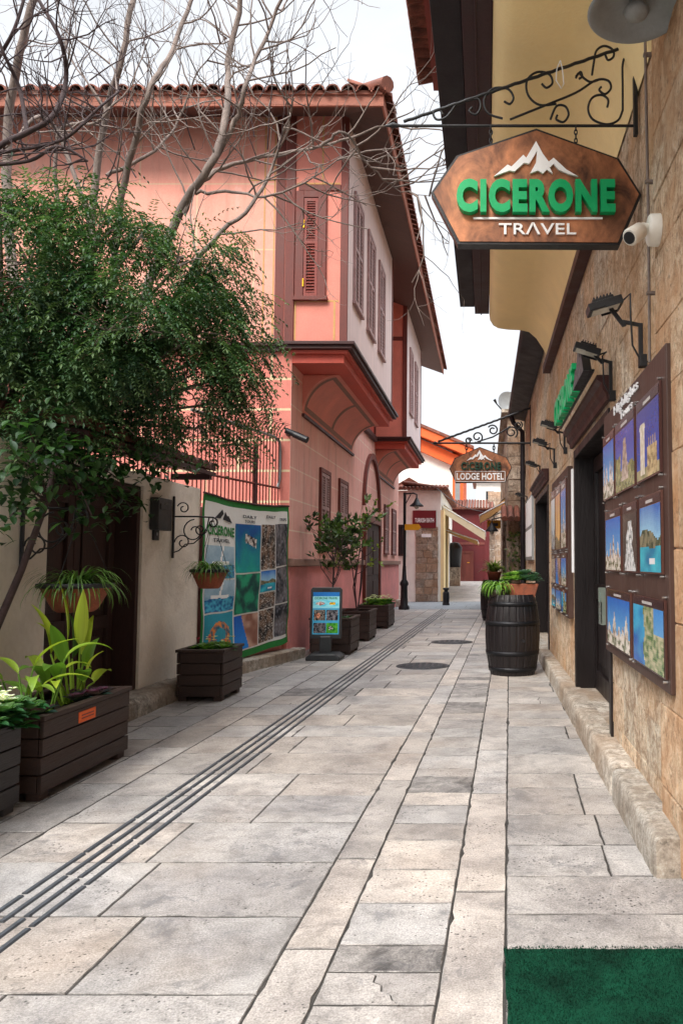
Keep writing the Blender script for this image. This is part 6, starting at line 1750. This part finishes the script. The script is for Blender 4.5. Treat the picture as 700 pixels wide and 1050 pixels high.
while z < w1.z:
    h = rnd.uniform(.22, .34); x = w0.x - .2
    while x < w1.x + .8:
        L = rnd.uniform(.3, .5); stone_block(mb, (x, 40, z), XA, ZA, -YA, L, h, .3, tone(1.1, 1.35, .05), .01, .006); x += L
    z += h
tag(mb.build('boundary_wall', 'farstone'), 'pale block wall beside the wine red house at the end of the street', 'wall')
# pale house far behind
t = thing('distant_house', 'pale distant house peeping over the wine red roof', 'house', (.4, 58, 0))
h0_ = at(488, 520, Y=57); h1_ = at(520, 494, Y=57)
part('wall', 'whitefar', t, lambda mb: mb.box(h0_.x, h1_.x + 2, 57, 62, 0, h1_.z))
part('roof', 'tile', t, lambda mb: mb.prism([(h0_.x - .3, 0), (h1_.x + 2.3, 0), (h1_.x + 1, .7), (h0_.x + .6, .7)], (0, 56.6, h1_.z), XA, ZA, YA, 6))
part('window', 'glassdark', t, lambda mb: [mb.box(h0_.x + .7 + i * 1.2, h0_.x + 1.3 + i * 1.2, 56.97, 57, h1_.z - 1.6, h1_.z - .7) for i in range(2)])

# stone house on the right, farther on
TY = 18.6
tx0 = at(520.5, 500, Y=TY).x; tz = at(528, 428, Y=TY).z
t = thing('tower_house', 'narrow grey stone house jutting into the street beyond the downpipe', 'house', (tx0 + 1, TY + 4, 0))
def tw(mb):
    z = 0
    while z < tz - .01:
        h = min(rnd.uniform(.2, .36), tz - z)
        for (o, u, n, W, hole) in ((Vector((tx0, TY, 0)), XA, -YA, 1.6, (0.06, .36)), (Vector((tx0, TY + 9, 0)), -YA, -XA, 9.0, (3.0, 8.0))):
            segs = [(0, W)] if z > 2.3 else [(0, hole[0]), (hole[1], W)]
            for a_, b_ in segs:
                x = a_
                while x < b_ - .01:
                    L = rnd.uniform(.2, .5)
                    if b_ - (x + L) < .12: L = b_ - x
                    stone_block(mb, o + u * x + ZA * z, u, ZA, n, L, h, .25, tone(.8, 1.15, .06), .012, .012); x += L
        z += h
    mb.box(tx0 + .1, 3, TY + .1, TY + 8.9, 0, tz)
part('wall', 'farstone', t, tw)
part('roof', 'kerbstone', t, lambda mb: (mb.box(tx0 - .16, 3.2, TY - .18, TY + 9.2, tz + .09, tz + .17, (1.1, 1.1, 1.1)), mb.box(tx0 - .08, 3.2, TY - .09, TY + 9.1, tz + .005, tz + .089, (1.1, 1.1, 1.1))))
part('door', 'blackwood', t, lambda mb: mb.box(tx0 + .07, tx0 + .35, TY + .12, TY + .16, 0, 2.28))
part('shop_front', 'blackwood', t, lambda mb: mb.box(tx0 + .08, tx0 + .12, TY + 1, TY + 6, 0, 2.28))
def tp(mb):
    y0 = TY - .5
    x = tx0 - .1
    while x < tx0 + 1.0: mb.tube([(x, y0, 2.42), (x, TY + .02, 2.72)], .07, 8, tone(.7, 1.0, .1)); x += .15
    mb.box(tx0 - .1, tx0 + 1, y0 + .04, TY, 2.40, 2.44)
part('porch_roof', 'tile', t, tp)
part('plaque', 'greybox', t, lambda mb: mb.box(tx0 + .40, tx0 + .62, TY - .05, TY - .0, 1.75, 2.15))
# vine by the far door
t = thing('climbing_plant', 'leafy vine around the dark doorway of the grey stone house', 'plant', (tx0 + .3, TY - .1, 0))
def vn(mb):
    for i in range(260):
        x = tx0 + rnd.choice((rnd.uniform(.0, .5), rnd.uniform(.36, .6))); z = rnd.uniform(.9, 2.2)
        leaf_quad(mb, Vector((x, TY - rnd.uniform(.03, .25), z)), Vector((rnd.gauss(0, 1), rnd.gauss(-.6, .4), rnd.gauss(-.4, .6))), .12, .07, mixc(P3(40, 70, 34), P3(110, 120, 60), rnd.random()))
part('leaves', 'leafgloss', t, vn)
part('stem', 'barkdark', t, lambda mb: mb.tube([(tx0 + .45, TY - .06, 0), (tx0 + .48, TY - .08, 1.2), (tx0 + .42, TY - .06, 2.2)], .02, 6))
a0 = at(517, 511, Y=21); f0 = at(492, 531, Y=22.5)
awning('tan awning on the side of the grey stone house', [(tx0 - .02, 21, a0.z), (tx0 - .02, 25, a0.z), (f0.x, 25, f0.z), (f0.x, 21.3, f0.z)], 'awningtan', .15)
a = at(499, 542, Y=22); b = at(513, 533.5, Y=22)
s = thing('shop_sign', 'small yellow sign hanging under the tan awning', 'sign', ((a.x + b.x) / 2, 22, a.z))
part('panel', 'signyellow', s, lambda mb: mb.box(a.x, b.x, 21.97, 22.02, a.z, b.z), .008)
part('dark_mark', 'blackplastic', s, lambda mb: mb.box(a.x + .08, b.x - .08, 21.962, 21.97, a.z + .07, b.z - .08))
part('hanger', 'iron', s, lambda mb: mb.tube([((a.x + b.x) / 2, 22, b.z), ((a.x + b.x) / 2, 22, b.z + .3)], .012, 6))
c = at(504, 541, Y=20.5)
s = thing('wall_lantern', 'dark hooded lantern hanging in front of the yellow sign', 'lantern', c)
part('hood', 'iron', s, lambda mb: mb.lathe([(.02, .12), (.05, .06), (.17, -.08), (.17, -.10), (.14, -.09), (.03, .0)], c, 20))
part('bulb', 'lampglass', s, lambda mb: mb.lathe([(.001, -.03), (.06, -.08), (.05, -.16), (.001, -.19)], c, 12))
part('arm', 'iron', s, lambda mb: mb.tube([c + ZA * .1, c + ZA * .22, c + Vector((.3, 0, .28)), (tx0 + .05, c.y, c.z + .28)], .018, 8))
# satellite dish on that roof
c = at(521, 416, Y=TY + .8)
s = thing('satellite_dish', 'grey satellite dish on the roof of the grey stone house', 'satellite dish', (c.x, c.y, tz))
D = Matrix.Rotation(rad(70), 4, 'X') @ Matrix.Rotation(rad(25), 4, 'Y')
part('dish', 'greyenamel', s, lambda mb: (mb.lathe([(.001, .0), (.15, .02), (.26, .06), (.34, .11)], c, 28, M4=D), mb.lathe([(.34, .115), (.26, .065), (.15, .025), (.001, .005)], c, 28, M4=D)))
part('mast', 'greyenamel', s, lambda mb: mb.tube([(c.x, c.y + .1, tz + .1), (c.x, c.y + .1, c.z), c], .025, 8))
part('receiver', 'blackplastic', s, lambda mb: mb.tube([c + ZA * -.3, c + Vector((-.3, -.45, -.05)), c + Vector((-.36, -.5, .05))], [.015, .015, .04], 8))
# cable across the street
mb = MB(); A, B = at(447, 500, Y=28), at(512, 526, Y=21.5)
mb.tube([A.lerp(B, i / 14) - ZA * .25 * math.sin(PI * i / 14) for i in range(15)], .012, 6)
tag(mb.build('overhead_cable', 'blackplastic'), 'thin dark cable slung across the far end of the street', 'cable')

# ------------------------------------------------------------------ WORLD, SUN, VIEW
SUN_EL, SUN_AZ = rad(41), rad(202)          # azimuth clockwise from +Y: from behind the camera, to the left
wd_ = bpy.data.worlds.new('World'); SC.world = wd_; wd_.use_nodes = True
nt = wd_.node_tree; bg = nt.nodes['Background']
sky = nt.nodes.new('ShaderNodeTexSky'); sky.sky_type = 'NISHITA'; sky.sun_disc = False
sky.sun_elevation = SUN_EL; sky.sun_rotation = SUN_AZ; sky.air_density = 1.2; sky.dust_density = 4.0; sky.ozone_density = 1.0
tc = nt.nodes.new('ShaderNodeTexCoord'); mp = nt.nodes.new('ShaderNodeMapping'); mp.inputs['Scale'].default_value = (1, 1, 2.5)
nt.links.new(tc.outputs['Generated'], mp.inputs[0])
cl_ = noise_tex(nt, mp.outputs[0], 2.2, 7, .55, .6)
hs = nt.nodes.new('ShaderNodeHueSaturation'); hs.inputs['Saturation'].default_value = .30; hs.inputs['Value'].default_value = 1.15
nt.links.new(sky.outputs[0], hs.inputs['Color'])
c = mixrgb(nt, 'MIX', ramp(nt, cl_, .25, .75, (.55,) * 3, (.92,) * 3), hs.outputs[0], (10.6, 11.0, 11.6))
# overcast dome: two to three times brighter overhead than low down
sz = nt.nodes.new('ShaderNodeSeparateXYZ'); nt.links.new(tc.outputs['Generated'], sz.inputs[0])
dome = nt.nodes.new('ShaderNodeMapRange'); dome.inputs['From Min'].default_value = .60; dome.inputs['From Max'].default_value = .95; dome.inputs['To Min'].default_value = .42; dome.inputs['To Max'].default_value = 2.6
nt.links.new(sz.outputs['Z'], dome.inputs['Value'])
c = mixrgb(nt, 'MULTIPLY', 1.0, c, dome.outputs[0])
nt.links.new(c, bg.inputs[0]); bg.inputs[1].default_value = .12
sl_ = bpy.data.lights.new('sun', 'SUN'); sl_.energy = 1.5; sl_.angle = rad(18); sl_.color = (1, .94, .86)
so = bpy.data.objects.new('sun', sl_); COL.objects.link(so)
v = Vector((math.sin(SUN_AZ) * math.cos(SUN_EL), math.cos(SUN_AZ) * math.cos(SUN_EL), math.sin(SUN_EL)))
so.rotation_euler = (-v).to_track_quat('-Z', 'Y').to_euler(); so.location = v * 30
vs = SC.view_settings; vs.view_transform = 'Standard'; vs.look = 'None'; vs.exposure = 1.18; vs.gamma = 1; vs.use_curve_mapping = False
SC.render.engine = 'CYCLES'; SC.cycles.use_denoising = True; SC.cycles.max_bounces = 8; SC.cycles.diffuse_bounces = 4
SC.cycles.use_adaptive_sampling = True
